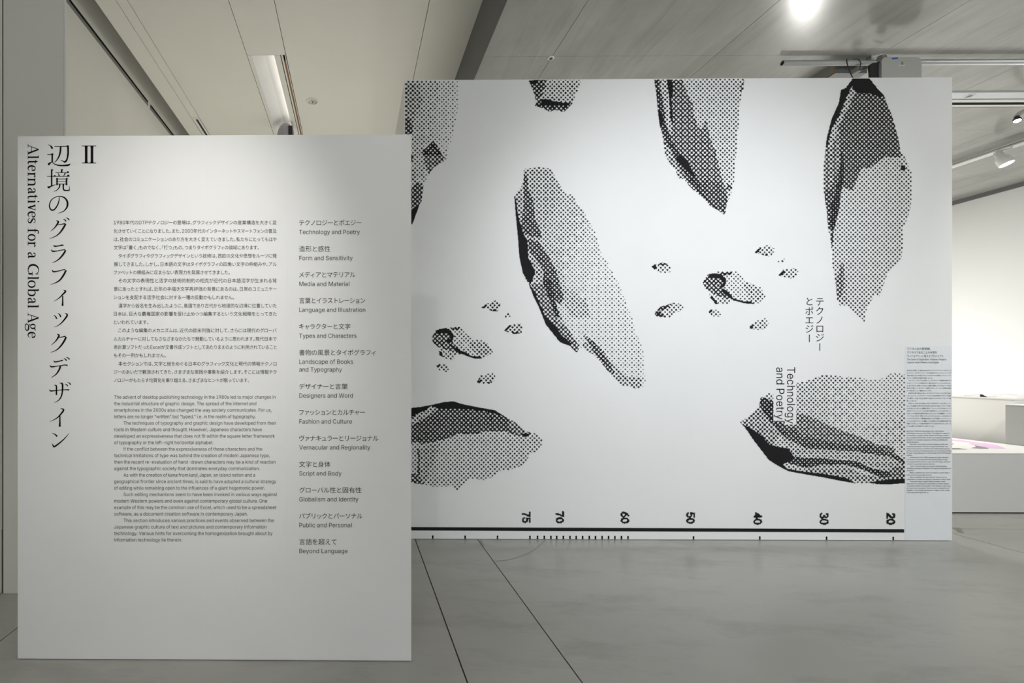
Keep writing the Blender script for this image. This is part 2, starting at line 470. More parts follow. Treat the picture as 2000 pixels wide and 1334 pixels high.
EN = ["The advent of desktop publishing technology in the 1980s led to major changes in",
"the industrial structure of graphic design. The spread of the internet and",
"smartphones in the 2000s also changed the way society communicates. For us,",
"letters are no longer “written” but “typed,” i.e. in the realm of typography.",
">The techniques of typography and graphic design have developed from their",
"roots in Western culture and thought. However, Japanese characters have",
"developed an expressiveness that does not fit within the square letter framework",
"of typography or the left-right horizontal alphabet.",
">If the conflict between the expressiveness of these characters and the",
"technical limitations of type was behind the creation of modern Japanese type,",
"then the recent re-evaluation of hand-drawn characters may be a kind of reaction",
"against the typographic society that dominates everyday communication.",
">As with the creation of kana from kanji, Japan, an island nation and a",
"geographical frontier since ancient times, is said to have adopted a cultural strategy",
"of editing while remaining open to the influences of a giant hegemonic power.",
">Such editing mechanisms seem to have been invoked in various ways against",
"modern Western powers and even against contemporary global culture. One",
"example of this may be the common use of Excel, which used to be a spreadsheet",
"software, as a document creation software in contemporary Japan.",
">This section introduces various practices and events observed between the",
"Japanese graphic culture of text and pictures and contemporary information",
"technology. Various hints for overcoming the homogenization brought about by",
"information technology lie therein."]
ENR = [1412, 1250, 1378, 1247, 1417, 1296, 1406, 888, 1300, 1363, 1411, 1279, 1240, 1417, 1322, 1424, 1342, 1418, 1178, 1399, 1336, 1387, 625]
LIST = [("テクノロジーとポエジー", 705.7, 435, [("Technology and Poetry", 702.7, 457.2)]),
("造形と感性", 645, 486, [("Form and Sensitivity", 688.8, 508.1)]),
("メディアとマテリアル", 694.3, 536.5, [("Media and Material", 682.3, 558.6)]),
("言葉とイラストレーション", 713.5, 587, [("Language and Illustration", 713.5, 609.2)]),
("キャラクターと文字", 684.2, 637.6, [("Types and Characters", 696.2, 660)]),
("書物の風景とタイポグラフィ", 733.6, 688.6, [("Landscape of Books", 689.5, 710.6), ("and Typography", 667.9, 725.9)]),
("デザイナーと言葉", 679, 754.8, [("Designers and Word", 689.3, 776.8)]),
("ファッションとカルチャー", 712.9, 805.2, [("Fashion and Culture", 687.3, 827.4)]),
("ヴァナキュラーとリージョナル", 739.2, 856, [("Vernacular and Regionality", 723.1, 878)]),
("文字と身体", 645.5, 906.8, [("Script and Body", 667, 928.8)]),
("グローバル性と固有性", 706, 957.3, [("Globalism and Identity", 699.8, 979.3)]),
("パブリックとパーソナル", 707.9, 1007.8, [("Public and Personal", 686.8, 1029.8)]),
("言語を超えて", 657.4, 1058.3, [("Beyond Language", 679, 1080.4)])]
SHJ = [("デジタル化の黎明期、", 1817.8, 681.3), ("デジタルであることの本質を", 1830, 688.4), ("ヴィジョナリーに捉えたプロジェクト", 1842.8, 695.4)]
SHE = [("The Dawn of Digitization: Visionary Projects", 1848.3, 703.2), ("Capture what it Means to be Digital", 1833.4, 708.9)]
SJ = ["80年代に登場した、Macintoshやポストスクリプトといったテクノロ",
"は、グラフィックデザインにいくつもの変革をもたらしました。イメージの",
"生成や変形、加工を可能にするこれらのデジタル技術は、グラフィックデ",
"ザイナーに無限の可能性を約束しました。",
"　その一方、このデジタル技術によってデザイナーの発想や制作プロ",
"セスがソフトウェアの枠組みの中へ囲い込まれていくことにもなりまし",
"た。私たちは今、当時よりはるかに高度に発達したデジタルツールを日",
"常的に利用していますが、この便利さはユーザーとして技術の体系",
"の一部を担うことで獲得されています。",
"　80年代を振り返れば、新しいデジタルテクノロジーにいち早く向か",
"い合ったグラフィックデザイナーたちが、その本質を問いデザインを本質",
"から構想し、社会や文化に接続する試みをそれぞれのアプローチで展",
"開していました。",
"　戸田ツトムはその点で最もふさわしい近代デザインから考えし、コン",
"ピュータの論理や含意そのものを内包するものから新しいデザインを成す",
"ものを追っていました。書物を学びに「フォント」や「ピクセル」という",
"詩学をテクストとイメージが交差する詩的なフィールドと捉えました。",
"立花ハジメは数学的な原理で描かれるコンピュータの曲線を、シンセサ",
"イザーやエレキギターを弾くようにコントロールしました。これらをはじめ",
"とするデジタルデザイン黎明期の試みは、文字や図像、レイアウトフォー",
"マットなど近代デザインを構築してきた概念やその合理性を再考する",
"契機となりました。その後の発達をデジタル社会で忘れられ、またこれ",
"からも必要とされる視点がここに眠っています。"]
SJR = {3: 1821.8, 8: 1820, 12: 1790, 22: 1825}
SE = ["Macintosh, PostScript and suchlike hard- and software", "technologies emerged in the 1980s. This triggered a sequence",
"of innovations in graphic design. Digital technologies enabled", "the complete transformation of form and image processing and",
"alteration. The transition opened up limitless possibilities for", "graphic designers.",
">New hard- and software enriched designers’ ideas and", "production processes. This has now gone much further, and",
"today we have access to infinitely more sophisticated tools. But", "greater convenience is achieved at the cost of accepting the title",
"of “user” and accepting one’s allotted place within technological", "systems.",
">Looking back at the 1980s, pioneering graphic designers", "can be seen to have embraced the emerging digital change.",
"They examined the essence of each new technology, seeking to", "connect it to social and cultural networks.",
">Tztom Toda took design far ahead by exploring design-", "generation processes embedded in the logic and implications of", "computers.",
">NeGuoco WAKVA took “font” and “pixel” as poetic fields in", "which text and image might intersect.",
">Hajime Tachibana controlled computer-drawn curves by", "mathematical principles, as if playing a synthesizer or electric guitar.",
">These early steps in digital design provided a broad", "opportunity for a thorough re-examination of modern design’s",
"conventional notions and rationales. Links between script, image", "and layout were reassessed. Some important viewpoints were",
"forgotten in the growing sophistication of digital society, though", "these would serve again later on."]
SER = [1844.2, 1855, 1853, 1856, 1851, 1795, 1851, 1851, 1855, 1857, 1857, 1782, 1853, 1851, 1856.5, 1826, 1850.7, 1857.5, 1785.5, 1855,
       1820, 1849, 1857, 1846, 1854, 1856.5, 1854, 1855, 1814]
allv = ['国', '国国', 'H', 'x']
for l in JP + SJ + [q[0] for q in LIST] + [q[0] for q in SHJ] + ["テクノロジーとポエジー"]:
    allv += [t for t in segs(l) if t != '　']
enl = [e.lstrip('>') for e in EN] + [e.lstrip('>') for e in SE] + [e[0] for q in LIST for e in q[3]] + [e[0] for e in SHE]
enl += ["Technology", "and Poetry", "As with the creation of", "from", "Japan, an island nation and a", ",", "\x01kana", "\x01kanji"]
collect(allv + enl)
EM = GL['国国'][0][:, 0].max() - GL['国'][0][:, 0].max()
CAP = GL['H'][0][:, 1].max()
LK = 0.727 / CAP                       # latin: em in pixels -> scale
print('EM', EM, 'CAP', CAP, 'xh', GL['x'][0][:, 1].max())

# ------------------------------------------------------------------ brush strokes for the serif headings
class Brush(Text):
    def stroke(s, pts, off=(0, 0), sc=1.0, sub=5, smooth=True):
        P = np.array(pts, float)
        if len(P) > 2 and smooth:
            Q = []
            E = np.vstack([2 * P[0] - P[1], P, 2 * P[-1] - P[-2]])
            for i in range(1, len(E) - 2):
                p0, p1, p2, p3 = E[i - 1], E[i], E[i + 1], E[i + 2]
                for t in np.arange(sub) / sub:
                    Q.append(0.5 * ((2 * p1) + (-p0 + p2) * t + (2 * p0 - 5 * p1 + 4 * p2 - p3) * t * t + (-p0 + 3 * p1 - 3 * p2 + p3) * t ** 3))
            Q.append(P[-1]); P = np.array(Q)
        P[:, :2] = P[:, :2] / sc + np.array(off); wd = np.maximum(P[:, 2], 0.3) * 1.12 / sc / 2
        T = np.gradient(P[:, :2], axis=0); T /= np.linalg.norm(T, axis=1)[:, None] + 1e-9
        N = np.c_[-T[:, 1], T[:, 0]] * wd[:, None]
        V = np.vstack([P[:, :2] + N, P[:, :2] - N]); n = len(P)
        s.add(V, [(i, i + 1, n + i + 1, n + i) for i in range(n - 1)])
    def poly(s, pts, off=(0, 0), sc=1.0):
        P = np.array(pts, float) / sc + np.array(off); s.add(P, [tuple(range(len(P)))])

# ------------------------------------------------------------------ front text panel
YP = 2.230
pl = float(on_y(34.6, 700, YP)[0]); pr = float(on_y(803.2, 700, YP)[0])
pt = float(on_y(420, 264.3, YP)[2])
tp = empty('text_panel', (float((pl + pr) / 2), YP + 0.06, 0))
tag(tp, 'tall white freestanding board at left covered in small black section texts', 'display board')
B().box(pl + 0.001, pr - 0.001, YP + 0.012, YP + 0.13, 0.006, pt - 0.002).done('frame', M['panel'], tp)
gx = [pl] + [float(on_y(x, 700, YP)[0]) for x in (404, 560.5, 567)] + [pr]
for i in range(4):
    B().box(gx[i] + (0.0003 if i else 0), gx[i + 1] - (0.0003 if i < 3 else 0), YP, YP + 0.012, 0.004, pt).done('board', M['panel'], tp)
for x_ in gx[1:-1]:
    B().box(x_ - 0.0005, x_ + 0.0005, YP + 0.0006, YP + 0.011, 0.005, pt - 0.001).done('joint', M['panel'], tp)
YT = YP - 0.0006
t = Text()
for i, l in enumerate(JP):
    ind = l.startswith('　')
    t.cjk(l.lstrip('　'), 231.3 if ind else 222.2, JPR.get(i, 540.3), JPY[i], 9.1)
tag(t.done('lettering', YT, M['ink'], tp), 'Japanese body text in small black type')
t = Text()
for i, l in enumerate(EN):
    yb = 778.8 + 12.677 * i; xl = 241.4 if l[0] == '>' else 223.0; xr = 210 + ENR[i] / 4.303
    if i == 12:
        for q, a_, b_ in (("As with the creation of", 135, 500), ("\x01kana", 508, 588), ("from", 597, 676), ("\x01kanji", 683, 758), (",", 760, 765), ("Japan, an island nation and a", 774, 1240)):
            t.lat(q, 210 + a_ / 4.303, 210 + b_ / 4.303, yb, 9.1)
    else: t.lat(l.lstrip('>'), xl, xr, yb, 9.1)
tag(t.done('lettering', YT, M['ink'], tp), 'English body text in small black type')
for (jl, jr, jy, els) in LIST:
    t = Text(); t.cjk(jl, 584.3, jr, jy, 12.4); t.done('section_title', YT, M['ink'], tp)
    for (e, er, ey) in els:
        t = Text(); t.lat(e, 584.5, er, ey, 11.6); t.done('section_title', YT, M['ink'], tp)

Z1 = dict(off=(30, 260), sc=6.061); Z2 = dict(off=(30, 460), sc=6.061); Z3 = dict(off=(30, 660), sc=5.558)
KJ = [
 (Z1, [[(390,135,4),(415,150,10),(430,168,20),(438,186,16)], [(462,158,7),(620,158,8)], [(605,156,8),(622,150,14),(634,160,6)],
   [(622,158,20),(624,230,20),(614,300,17),(596,334,20),(574,344,12)], [(540,320,6),(560,330,9),(580,340,14)],
   [(536,160,18),(532,220,18),(514,280,15),(485,325,9),(462,347,5)],
   [(378,253,7),(432,253,8)], [(424,250,8),(438,244,12),(450,256,5)], [(436,250,17),(436,338,17)],
   [(440,336,7),(415,352,14),(398,366,24),(392,380,10)], [(437,340,6),(460,364,9),(505,380,13),(560,384,15),(618,380,19),(640,372,14),(651,360,3)]]),
 (Z1, [[(375,512,6),(480,512,6)], [(430,430,16),(430,622,16)], [(424,434,12),(446,436,14)], [(380,630,8),(396,642,22),(415,632,14),(475,608,5)],
   [(452,512,4),(466,504,14),(482,512,3)],
   [(548,428,16),(548,466,16)], [(545,432,10),(564,434,12)], [(474,468,6),(635,468,6)], [(606,466,3),(622,458,14),(636,468,3)],
   [(502,474,5),(514,490,10),(518,508,15)], [(592,472,14),(582,488,10),(570,510,6)],
   [(470,512,6),(640,512,6)], [(610,510,3),(626,500,16),(642,512,3)],
   [(493,530,17),(493,616,17)], [(493,543,6),(605,543,6)], [(598,536,6),(612,534,8),(624,545,4)], [(605,540,17),(605,616,17)],
   [(493,573,5),(605,573,5)], [(493,602,5),(605,602,5)],
   [(526,605,15),(520,640,13),(495,672,8),(452,692,4)], [(568,605,16),(568,655,15),(578,674,15),(600,678,12),(634,677,12),(640,664,8),(636,624,4)]]),
 (Z1, [[(520,757,8),(516,800,11),(500,850,13),(466,900,14),(434,912,15),(410,890,14),(404,850,12),(424,796,10),(470,760,8),(525,748,9),(580,764,15),(614,810,20),(614,866,19),(585,912,11),(545,936,7),(506,949,3)]]),
 (Z1, [[(482,1034,5),(508,1048,18),(497,1074,17),(466,1118,11),(418,1162,4)], [(492,1086,6),(540,1080,8),(590,1070,12)], [(596,1074,18),(568,1122,19),(530,1176,15),(480,1218,9),(405,1250,4)],
   [(564,1020,4),(586,1026,10),(600,1044,15)], [(598,1003,4),(622,1010,10),(637,1030,15)]]),
 (Z2, [[(450,112,4),(466,126,15),(505,124,10),(552,114,15),(572,116,8)], [(424,165,4),(442,186,16),(500,182,9),(560,170,9),(590,166,14)], [(596,174,18),(568,220,19),(528,268,15),(480,304,9),(432,322,3)]]),
 (Z2, [[(434,405,4),(452,428,16),(510,420,9),(565,406,10),(592,404,14)], [(600,412,18),(574,462,19),(528,526,16),(470,562,9),(415,581,3)]]),
 (Z2, [[(568,645,5),(594,660,18),(562,696,15),(520,738,10),(455,781,3)], [(560,714,12),(560,790,16),(558,832,22)]]),
 (Z2, [[(452,942,4),(474,958,11),(490,985,17)], [(502,918,4),(524,936,12),(538,964,17)], [(588,918,5),(614,940,18),(592,980,17),(546,1034,12),(500,1068,7),(458,1086,3)]]),
 (Z3, [[(451,-43,5),(474,-27,17),(460,2,15),(436,36,10),(390,79,4)], [(458,-6,6),(505,-10,8),(546,-18,12)], [(550,-12,16),(540,15,18),(508,68,16),(468,114,12),(428,141,8),(380,158,3)]]),
 (Z3, [[(415,246,4),(430,260,13),(478,252,9),(516,242,13)], [(372,296,4),(392,313,14),(455,306,8),(530,294,9),(568,298,12)], [(490,306,17),(474,348,16),(440,396,11),(388,432,4)],
   [(523,221,4),(542,230,9),(556,248,13)], [(550,210,4),(572,217,9),(588,234,13)]]),
 (Z3, [[(367,560,4),(385,576,13),(450,570,8),(530,562,8),(586,564,12)], [(420,512,4),(444,520,13),(446,560,14),(446,620,15)],
   [(482,492,4),(510,500,17),(510,580,14),(496,640,13),(465,680,8),(422,703,4)], [(538,500,4),(556,508,9),(568,524,13)], [(565,482,4),(586,489,9),(600,508,13)]]),
 (Z3, [[(490,765,4),(524,780,16),(496,824,15),(450,870,10),(372,911,3)], [(483,838,11),(483,920,15),(481,964,21)]]),
 (Z3, [[(398,1034,4),(430,1047,11),(454,1070,16)], [(398,1146,4),(412,1172,14),(424,1180,16),(470,1148,14),(530,1096,10),(585,1034,3)]]),
]
for z, strokes in KJ:
    b = Brush()
    for st in strokes: b.stroke(st, **z, smooth=len(st) > 2)
    b.done('heading_character', YT, M['ink'], tp)
# roman numeral two
b = Brush()
for xx in (168.3, 179.6):
    b.stroke([(xx, 284.6, 7.5), (xx, 286.6, 5.0), (xx, 290, 4.6), (xx, 313, 4.6), (xx, 316.6, 5.0), (xx, 318.6, 7.5)], smooth=False)
b.stroke([(159.6, 285.0, 1.3), (187.8, 285.0, 1.3)]); b.stroke([(159.6, 318.4, 1.3), (187.8, 318.4, 1.3)])
tag(b.done('heading_numeral', YT, M['ink'], tp), 'black Roman numeral II')
# serif latin, upright units in pixels: baseline 0, x-height 15, capitals 21
T_, t_ = 2.7, 1.1
def ell(cx_, cy_, rx, ry, wt, wn, n=20, a0=90):
    return [(cx_ + rx * math.cos(math.radians(a0 + 360 * k / n)), cy_ + ry * math.sin(math.radians(a0 + 360 * k / n)),
             wn + (wt - wn) * abs(math.cos(math.radians(a0 + 360 * k / n))) ** 1.3) for k in range(n + 1)]
SG = {
 'A': (21, [[(3,.5,1.2),(10.2,21,1.2)], [(10.2,21.3,2.2),(18,.5,3)], [(5.8,7,1),(15.2,7,1)], [(0,.5,1),(6.5,.5,1)], [(13.3,.5,1),(21,.5,1)]]),
 'l': (6.6, [[(3.3,0,T_),(3.3,21.5,T_)], [(0,.5,1),(6.6,.5,1)], [(.2,20.3,.9),(3.3,21.2,1.4)]]),
 't': (9, [[(3.6,19.4,.8),(3.6,15,2.2),(3.6,3.5,T_),(4.8,.9,2),(6.8,.5,1.3),(9,2.2,.7)], [(0,14.5,1),(8.6,14.5,1)], [(.6,14.8,.6),(3.4,17.5,1.6)]]),
 'e': (12, [[(1.6,8.4,1),(11,8.4,1)], [(10.9,8.4,2),(10.2,12.4,2.2),(6.6,14.7,1.1),(2.8,12.6,2),(1.4,7.6,2.8),(2.9,2.5,2.7),(7,.5,1.6),(11.6,3.2,.8)]]),
 'r': (10.5, [[(3.5,0,T_),(3.5,14.5,T_)], [(0,.5,1),(7.6,.5,1)], [(0,13.7,.9),(3.5,14.6,1.3)], [(3.6,10,.8),(5.8,13.3,1.4),(8.3,14.2,1.8),(9.7,12.3,2.8)]]),
 'n': (16, [[(3.3,0,T_),(3.3,14.5,T_)], [(0,13.7,.9),(3.3,14.6,1.3)], [(0,.5,1),(6.8,.5,1)], [(9.3,.5,1),(16,.5,1)], [(3.4,10.6,.8),(6,13.4,1.3),(9.2,14.4,1.7),(12,12.8,2.5),(12.8,9.6,T_),(12.8,0,T_)]]),
 'a': (12, [[(1.9,11,2.6),(3.2,13.9,1.5),(5.6,14.7,1.2),(8,13.2,2.2),(8.6,10,T_),(8.6,3.2,T_),(9.6,.9,1.8),(12,1.7,.7)], [(8.6,9.1,.9),(4.6,7.6,1.4),(1.7,4.6,2.5),(2.3,1.6,2.3),(4.6,.6,1.4),(8.6,3.2,.8)]]),
 'i': (5.5, [[(2.8,0,T_),(2.8,14.5,T_)], [(0,.5,1),(5.6,.5,1)], [(0,13.7,.9),(2.8,14.6,1.3)], [(1.6,20.6,2.2),(2.8,20.6,3.4),(4,20.6,2.2)]]),
 'v': (12, [[(2,14.5,2.8),(6.4,.2,2.6)], [(6.2,.2,1.4),(10.4,14.5,1.1)], [(0,14.5,1),(4.8,14.5,1)], [(7.8,14.5,1),(12,14.5,1)]]),
 's': (10, [[(8.7,11,.8),(8,13.7,1.1),(5,14.6,1.2),(1.9,12.8,1.9),(2.1,9.8,2.5),(5.1,7.7,2.8),(8.5,5.2,2.5),(8.5,2.2,1.9),(5,.5,1.2),(1.7,1.4,1.1),(.9,4.4,.8)]]),
 'f': (10.6, [[(3.5,0,T_),(3.5,16,T_),(4.4,19.6,2),(6.8,21,1.4),(9.7,19.8,2.6)], [(0,14.5,1),(8.2,14.5,1)], [(0,.5,1),(7.8,.5,1)]]),
 'o': (13.5, [ell(6.75,7.5,5.4,7.0,2.8,1.1)]),
 'G': (23, [[(19.8,15.4,.9),(17.4,19.3,1.3),(12,21,1.2),(5.2,18.3,2.6),(1.8,10.8,3.2),(4.3,3.6,2.8),(11.5,.6,1.3),(16.8,1.8,1.2),(19.2,3.6,1.2)], [(19.4,1.2,T_),(19.4,8.8,T_)], [(15.2,8.9,1),(23,8.9,1)], [(20,14.6,.9),(20,20.8,1.1)]]),
 'b': (15, [[(3.2,.3,T_),(3.2,21.5,T_)], [(.2,20.3,.9),(3.2,21.2,1.4)], [(3.3,11.2,.8),(5.8,13.9,1.3),(8.8,14.5,1.5),(12.5,11.8,2.5),(13.4,7.4,2.8),(12.1,2.8,2.5),(8.4,.5,1.3),(5,.9,1),(3.2,2.8,.8)]]),
 'g': (14.8, [ell(6,10,4.0,4.6,2.5,1.1), [(9.4,13,1.2),(11.5,14.3,1.6),(14,14.2,1.9)], [(3.8,6,.9),(2.4,3.6,1.3),(4.2,2,2.2),(10.5,1.3,2.4),(13.4,-.6,2.2),(12.6,-3.4,1.8),(7.6,-5,1.2),(2.4,-4.2,1.8),(1.3,-1.8,1.8),(4,1.4,1)]]),
}
WORDS = [('A',281.2,302.6),('l',303.7,310.3),('t',312.2,321.2),('e',322.6,334.1),('r',336,346.5),('n',347.6,363.9),('a',366.7,378.5),('t',380.2,389.2),('i',391,396.5),('v',399.4,411.2),('e',412.6,425),('s',425.8,436.2),
 ('f',446.4,457),('o',457,470.3),('r',471.5,482.3),('a',492.2,504.5),('G',515.3,538.4),('l',540,546.1),('o',547.4,562.3),('b',563.6,578.8),('a',581.3,593.3),('l',595.3,601.6),('A',611,630.8),('g',631.6,646.4),('e',648,660)]
for w0, w1 in ((0, 12), (12, 15), (15, 16), (16, 22), (22, 25)):
    b = Brush()
    for ch, y0, y1 in WORDS[w0:w1]:
        wd, sts = SG[ch]; k = (y1 - y0) / wd
        for st in sts:
            b.stroke([(54.3 + v, y0 + u * k, q) for (u, v, q) in st], smooth=len(st) > 2)
    b.done('heading_word', YT, M['ink'], tp)

# ------------------------------------------------------------------ mural wall
YM = 3.830
ml = float(on_y(790.5, 700, YM)[0]); mr = float(on_y(1859.5, 700, YM)[0])
mt = float(on_y(1300, 153.9, YM)[2])
mw = empty('mural_wall', (float((ml + mr) / 2), YM + 0.06, 0))
tag(mw, 'large white mural wall printed with black halftone stones and a numbered scale', 'exhibition wall')
B().box(ml, mr, YM, YM + 0.10, 0.004, mt).done('face', M['mural'], mw)
B().box(ml, ml + 0.10, YM + 0.10, YM + 3.2, 0.004, mt).done('side_return', M['panel'], mw)
sl = float(on_y(1767.6, 700, YM)[0]); sr = mr - 0.002; st_ = float(on_y(1800, 676, YM)[2])
B().box(sl, sr, YM - 0.0012, YM, 0.004, st_).done('text_sheet', M['sheet'], mw)
YS = YM - 0.0018; YI = YM - 0.0008
t = Text()
for l, xr, yc in SHJ: t.cjk(l, 1771.6, xr, yc, 5.4)
for l, xr, yb in SHE: t.lat(l, 1771.6, xr, yb + 0.6, 4.9)
tag(t.done('sheet_heading', YS, M['ink'], mw), 'bilingual heading in small grey-black type')
t = Text()
for i, l in enumerate(SJ):
    t.cjk(l.lstrip('　'), 1774.2 if l[0] == '　' else 1771.2, SJR.get(i, 1857.3), 723.6 + 4.945 * i, 3.15)
tag(t.done('sheet_lettering', YS, M['ink'], mw), 'tiny Japanese text column')
t = Text()
for i, l in enumerate(SE):
    t.lat(l.lstrip('>'), 1777 if l[0] == '>' else 1770.8, SER[i], 843.2 + 4.28 * i, 3.25)
tag(t.done('sheet_lettering', YS, M['ink'], mw), 'tiny English text column')
# vertical title on the wall
t = Text()
def vchar(c, xc, yc, em):
    V, f = GL[c]; k = em / EM
    X = (V[:, 0] - 0.5 * EM) * k; Y = -(V[:, 1] - 0.38 * EM) * k
    if c == 'ー': X, Y = -Y, X
    t.add(np.c_[xc + X, yc + Y], f)
for c, yc in zip("テクノロジー", (589.2, 607.3, 624.8, 641.8, 659.3, 677.8)): vchar(c, 1601.3, yc, 18.2)
for c, yc in zip("とポエジー", (588.6, 607.6, 625.2, 642.3, 661.0)): vchar(c, 1580.8, yc, 18.2)
tag(t.done('wall_title', YI, M['ink'], mw), 'Japanese title in two vertical columns')
t = Text(); t.rot("Technology", 1537.2, 717.2, 827.5, 15.8); t.rot("and Poetry", 1516.3, 717.6, 819.3, 15.8)
tag(t.done('wall_title', YI, M['ink'], mw), 'English title turned a quarter, reading downwards')

# halftone bitmap on a 45 degree grid
CELL, PER = 1.3095, 4.6667
X0, Y0 = 1091.7, 167.7
K = CELL / math.sqrt(2)
def inpoly(P, X, Y):
    ins = np.zeros(X.shape, bool); n = len(P); j = n - 1
    for i in range(n):
        xi, yi = P[i]; xj, yj = P[j]
        if yi != yj:
            c = ((yi > Y) != (yj > Y)) & (X < (xj - xi) * (Y - yi) / (yj - yi) + xi)
            ins ^= c
        j = i
    return ins
uu = (np.arange(4000)[:, None] + 0.5) / 4000 * 1.0
_p = rng.rand(40000); _q = rng.rand(40000)
def screen(p, q):
    c = (2 - np.cos(2 * np.pi * p) - np.cos(2 * np.pi * q)) / 4
    return c
LV = np.sort(screen(_p, _q))
def emit(name, P2, Q2, black, ident_cell, parent=mw, label=None):
    V = []; Fc = []; idx = {}
    def vid(p, q):
        k = (p, q)
        if k not in idx:
            idx[k] = len(V); V.append((X0 + (p - q) * ident_cell, Y0 + (p + q) * ident_cell))
        return idx[k]
    H, Wd = black.shape
    for r in range(H):
        row = np.concatenate([[0], black[r].astype(np.int8), [0]]); d = np.diff(row)
        for a_, e_ in zip(np.where(d == 1)[0], np.where(d == -1)[0]):
            q = Q2 + r; Fc.append((vid(P2 + a_, q), vid(P2 + e_, q), vid(P2 + e_, q + 1), vid(P2 + a_, q + 1)))
    if not V: return
    V = np.array(V); W = on_y(V[:, 0], V[:, 1], YI)
    o = mesh_np(name, W, Fc, M['print_ink'], parent)
    if label: o['label'] = label
    return o
def tone(off, sc, outline, base, polys, name='printed_stone', label=None, clip=None):
    def cv(P): return [(off[0] + x / sc, off[1] + y / sc) for x, y in P]
    O = cv(outline); xs_ = [p[0] for p in O]; ys_ = [p[1] for p in O]
    cor = [((x - X0) / K / 2 + (y - Y0) / K / 2, (y - Y0) / K / 2 - (x - X0) / K / 2) for x in (min(xs_), max(xs_)) for y in (min(ys_), max(ys_))]
    p0, p1 = int(min(c[0] for c in cor)) - 1, int(max(c[0] for c in cor)) + 2
    q0, q1 = int(min(c[1] for c in cor)) - 1, int(max(c[1] for c in cor)) + 2
    Pg, Qg = np.meshgrid(np.arange(p0, p1) + 0.5, np.arange(q0, q1) + 0.5)
    X = X0 + (Pg - Qg) * K; Y = Y0 + (Pg + Qg) * K
    m = inpoly(O, X, Y)
    if isinstance(base, tuple):
        (ax, ay, av, bx, by, bv) = base
        ax, ay = off[0] + ax / sc, off[1] + ay / sc; bx, by = off[0] + bx / sc, off[1] + by / sc
        tt = ((X - ax) * (bx - ax) + (Y - ay) * (by - ay)) / ((bx - ax) ** 2 + (by - ay) ** 2)
        D = av + (bv - av) * np.clip(tt, 0, 1)
    else: D = np.full(X.shape, float(base))
    for P, v in polys: D[inpoly(cv(P), X, Y)] = v
    D = np.where(D < 0.47, D * 0.88, D)
    D = np.clip(D + rng.normal(0, 0.003, D.shape), 0, 1)
    th = screen((Pg - 0.5) / PER, (Qg - 0.5) / PER)
    cut = np.interp(D, np.linspace(0, 1, len(LV)), LV)
    bl = m & ((th < cut) | (D > 0.955)) & (Y > 158.0 - (X - 790) * 0.0056) & (X > 791.4)
    if clip is not None: bl &= ~clip(X, Y)
    emit(name, p0, q0, bl, K, mw, label)

A_ = ((780, 140), 4.169)
tone(*A_, [(40,72),(480,72),(478,160),(475,300),(460,400),(440,480),(425,560),(400,620),(385,710),(345,740),(280,780),(240,835),(215,885),(200,900),(195,980),(180,1060),(155,1110),(105,1245),(40,1245)],
 (60, 200, .46, 420, 260, .16),
 [([(60,560),(200,560),(200,860),(95,860)], .30), ([(40,90),(130,100),(190,230),(110,420),(40,420)], .5), ([(40,380),(70,370),(105,440),(105,505),(40,510)], .74),
  ([(95,670),(120,680),(100,740),(92,740)], .85), ([(92,760),(130,800),(125,900),(92,900)], .45),
  ([(280,560),(330,640),(350,680),(250,740),(190,680),(190,640)], .78), ([(190,680),(350,680),(385,710),(345,740),(280,785),(240,835),(215,780)], .56),
  ([(150,895),(195,930),(190,980),(180,1060),(130,1100),(92,1120),(92,950)], .68), ([(162,1075),(155,1110),(105,1245),(85,1245),(90,1130)], 1.0)])
A_ = ((980, 310), 2.9)
tone(*A_, [(135,55),(205,48),(275,55),(300,100),(325,140),(350,185),(370,205),(400,200),(425,250),(460,290),(490,350),(525,400),(545,470),(565,545),(600,590),(630,650),(665,710),(700,800),(720,860),(745,920),(755,980),(780,1030),(800,1080),(805,1180),(815,1270),(800,1290),(755,1305),(715,1285),(680,1285),(640,1245),(600,1200),(560,1150),(520,1110),(470,1080),(440,1070),(425,1098),(385,1060),(330,1040),(290,990),(250,940),(230,890),(210,840),(180,780),(150,710),(120,650),(100,560),(92,450),(80,330),(70,205),(85,185),(110,160),(125,110),(125,65)],
 (180, 500, .40, 520, 640, .17),
 [([(215,400),(310,520),(360,720),(480,800),(500,900),(400,900),(350,820),(250,560)], .38),
  ([(122,85),(140,85),(155,180),(180,250),(190,340),(215,400),(230,450),(150,440),(110,400),(115,330),(125,200)], .70),
  ([(70,205),(120,150),(118,300),(85,310)], .45),
  ([(150,455),(210,470),(270,560),(310,640),(350,780),(335,830),(300,800),(260,680),(200,580),(155,520)], .74),
  ([(150,520),(200,590),(260,690),(300,800),(340,900),(390,1000),(330,930),(280,840),(240,740),(180,660)], .45),
  ([(165,700),(235,715),(280,830),(320,920),(380,970),(445,1070),(425,1098),(385,1060),(330,1040),(290,990),(250,940),(210,840),(180,780)], .62),
  ([(240,640),(290,720),(300,800),(330,900),(310,900),(270,800),(230,700)], .85),
  ([(70,205),(80,230),(95,330),(125,430),(145,460),(150,560),(190,640),(170,700),(150,700),(120,650),(100,560),(92,450),(80,330)], .97),
  ([(150,700),(180,740),(220,830),(250,900),(300,940),(340,1000),(400,1050),(385,1062),(330,1040),(290,990),(250,940),(230,890),(210,840),(180,780)], .97),
  ([(455,1040),(560,1060),(620,1150),(700,1235),(790,1240),(800,1290),(755,1305),(680,1285),(560,1150),(470,1080)], .42),
  ([(450,985),(520,1035),(570,1095),(610,1150),(640,1220),(600,1200),(560,1150),(520,1090),(470,1010)], .68)])
A_ = ((1260, 140), 4.6)
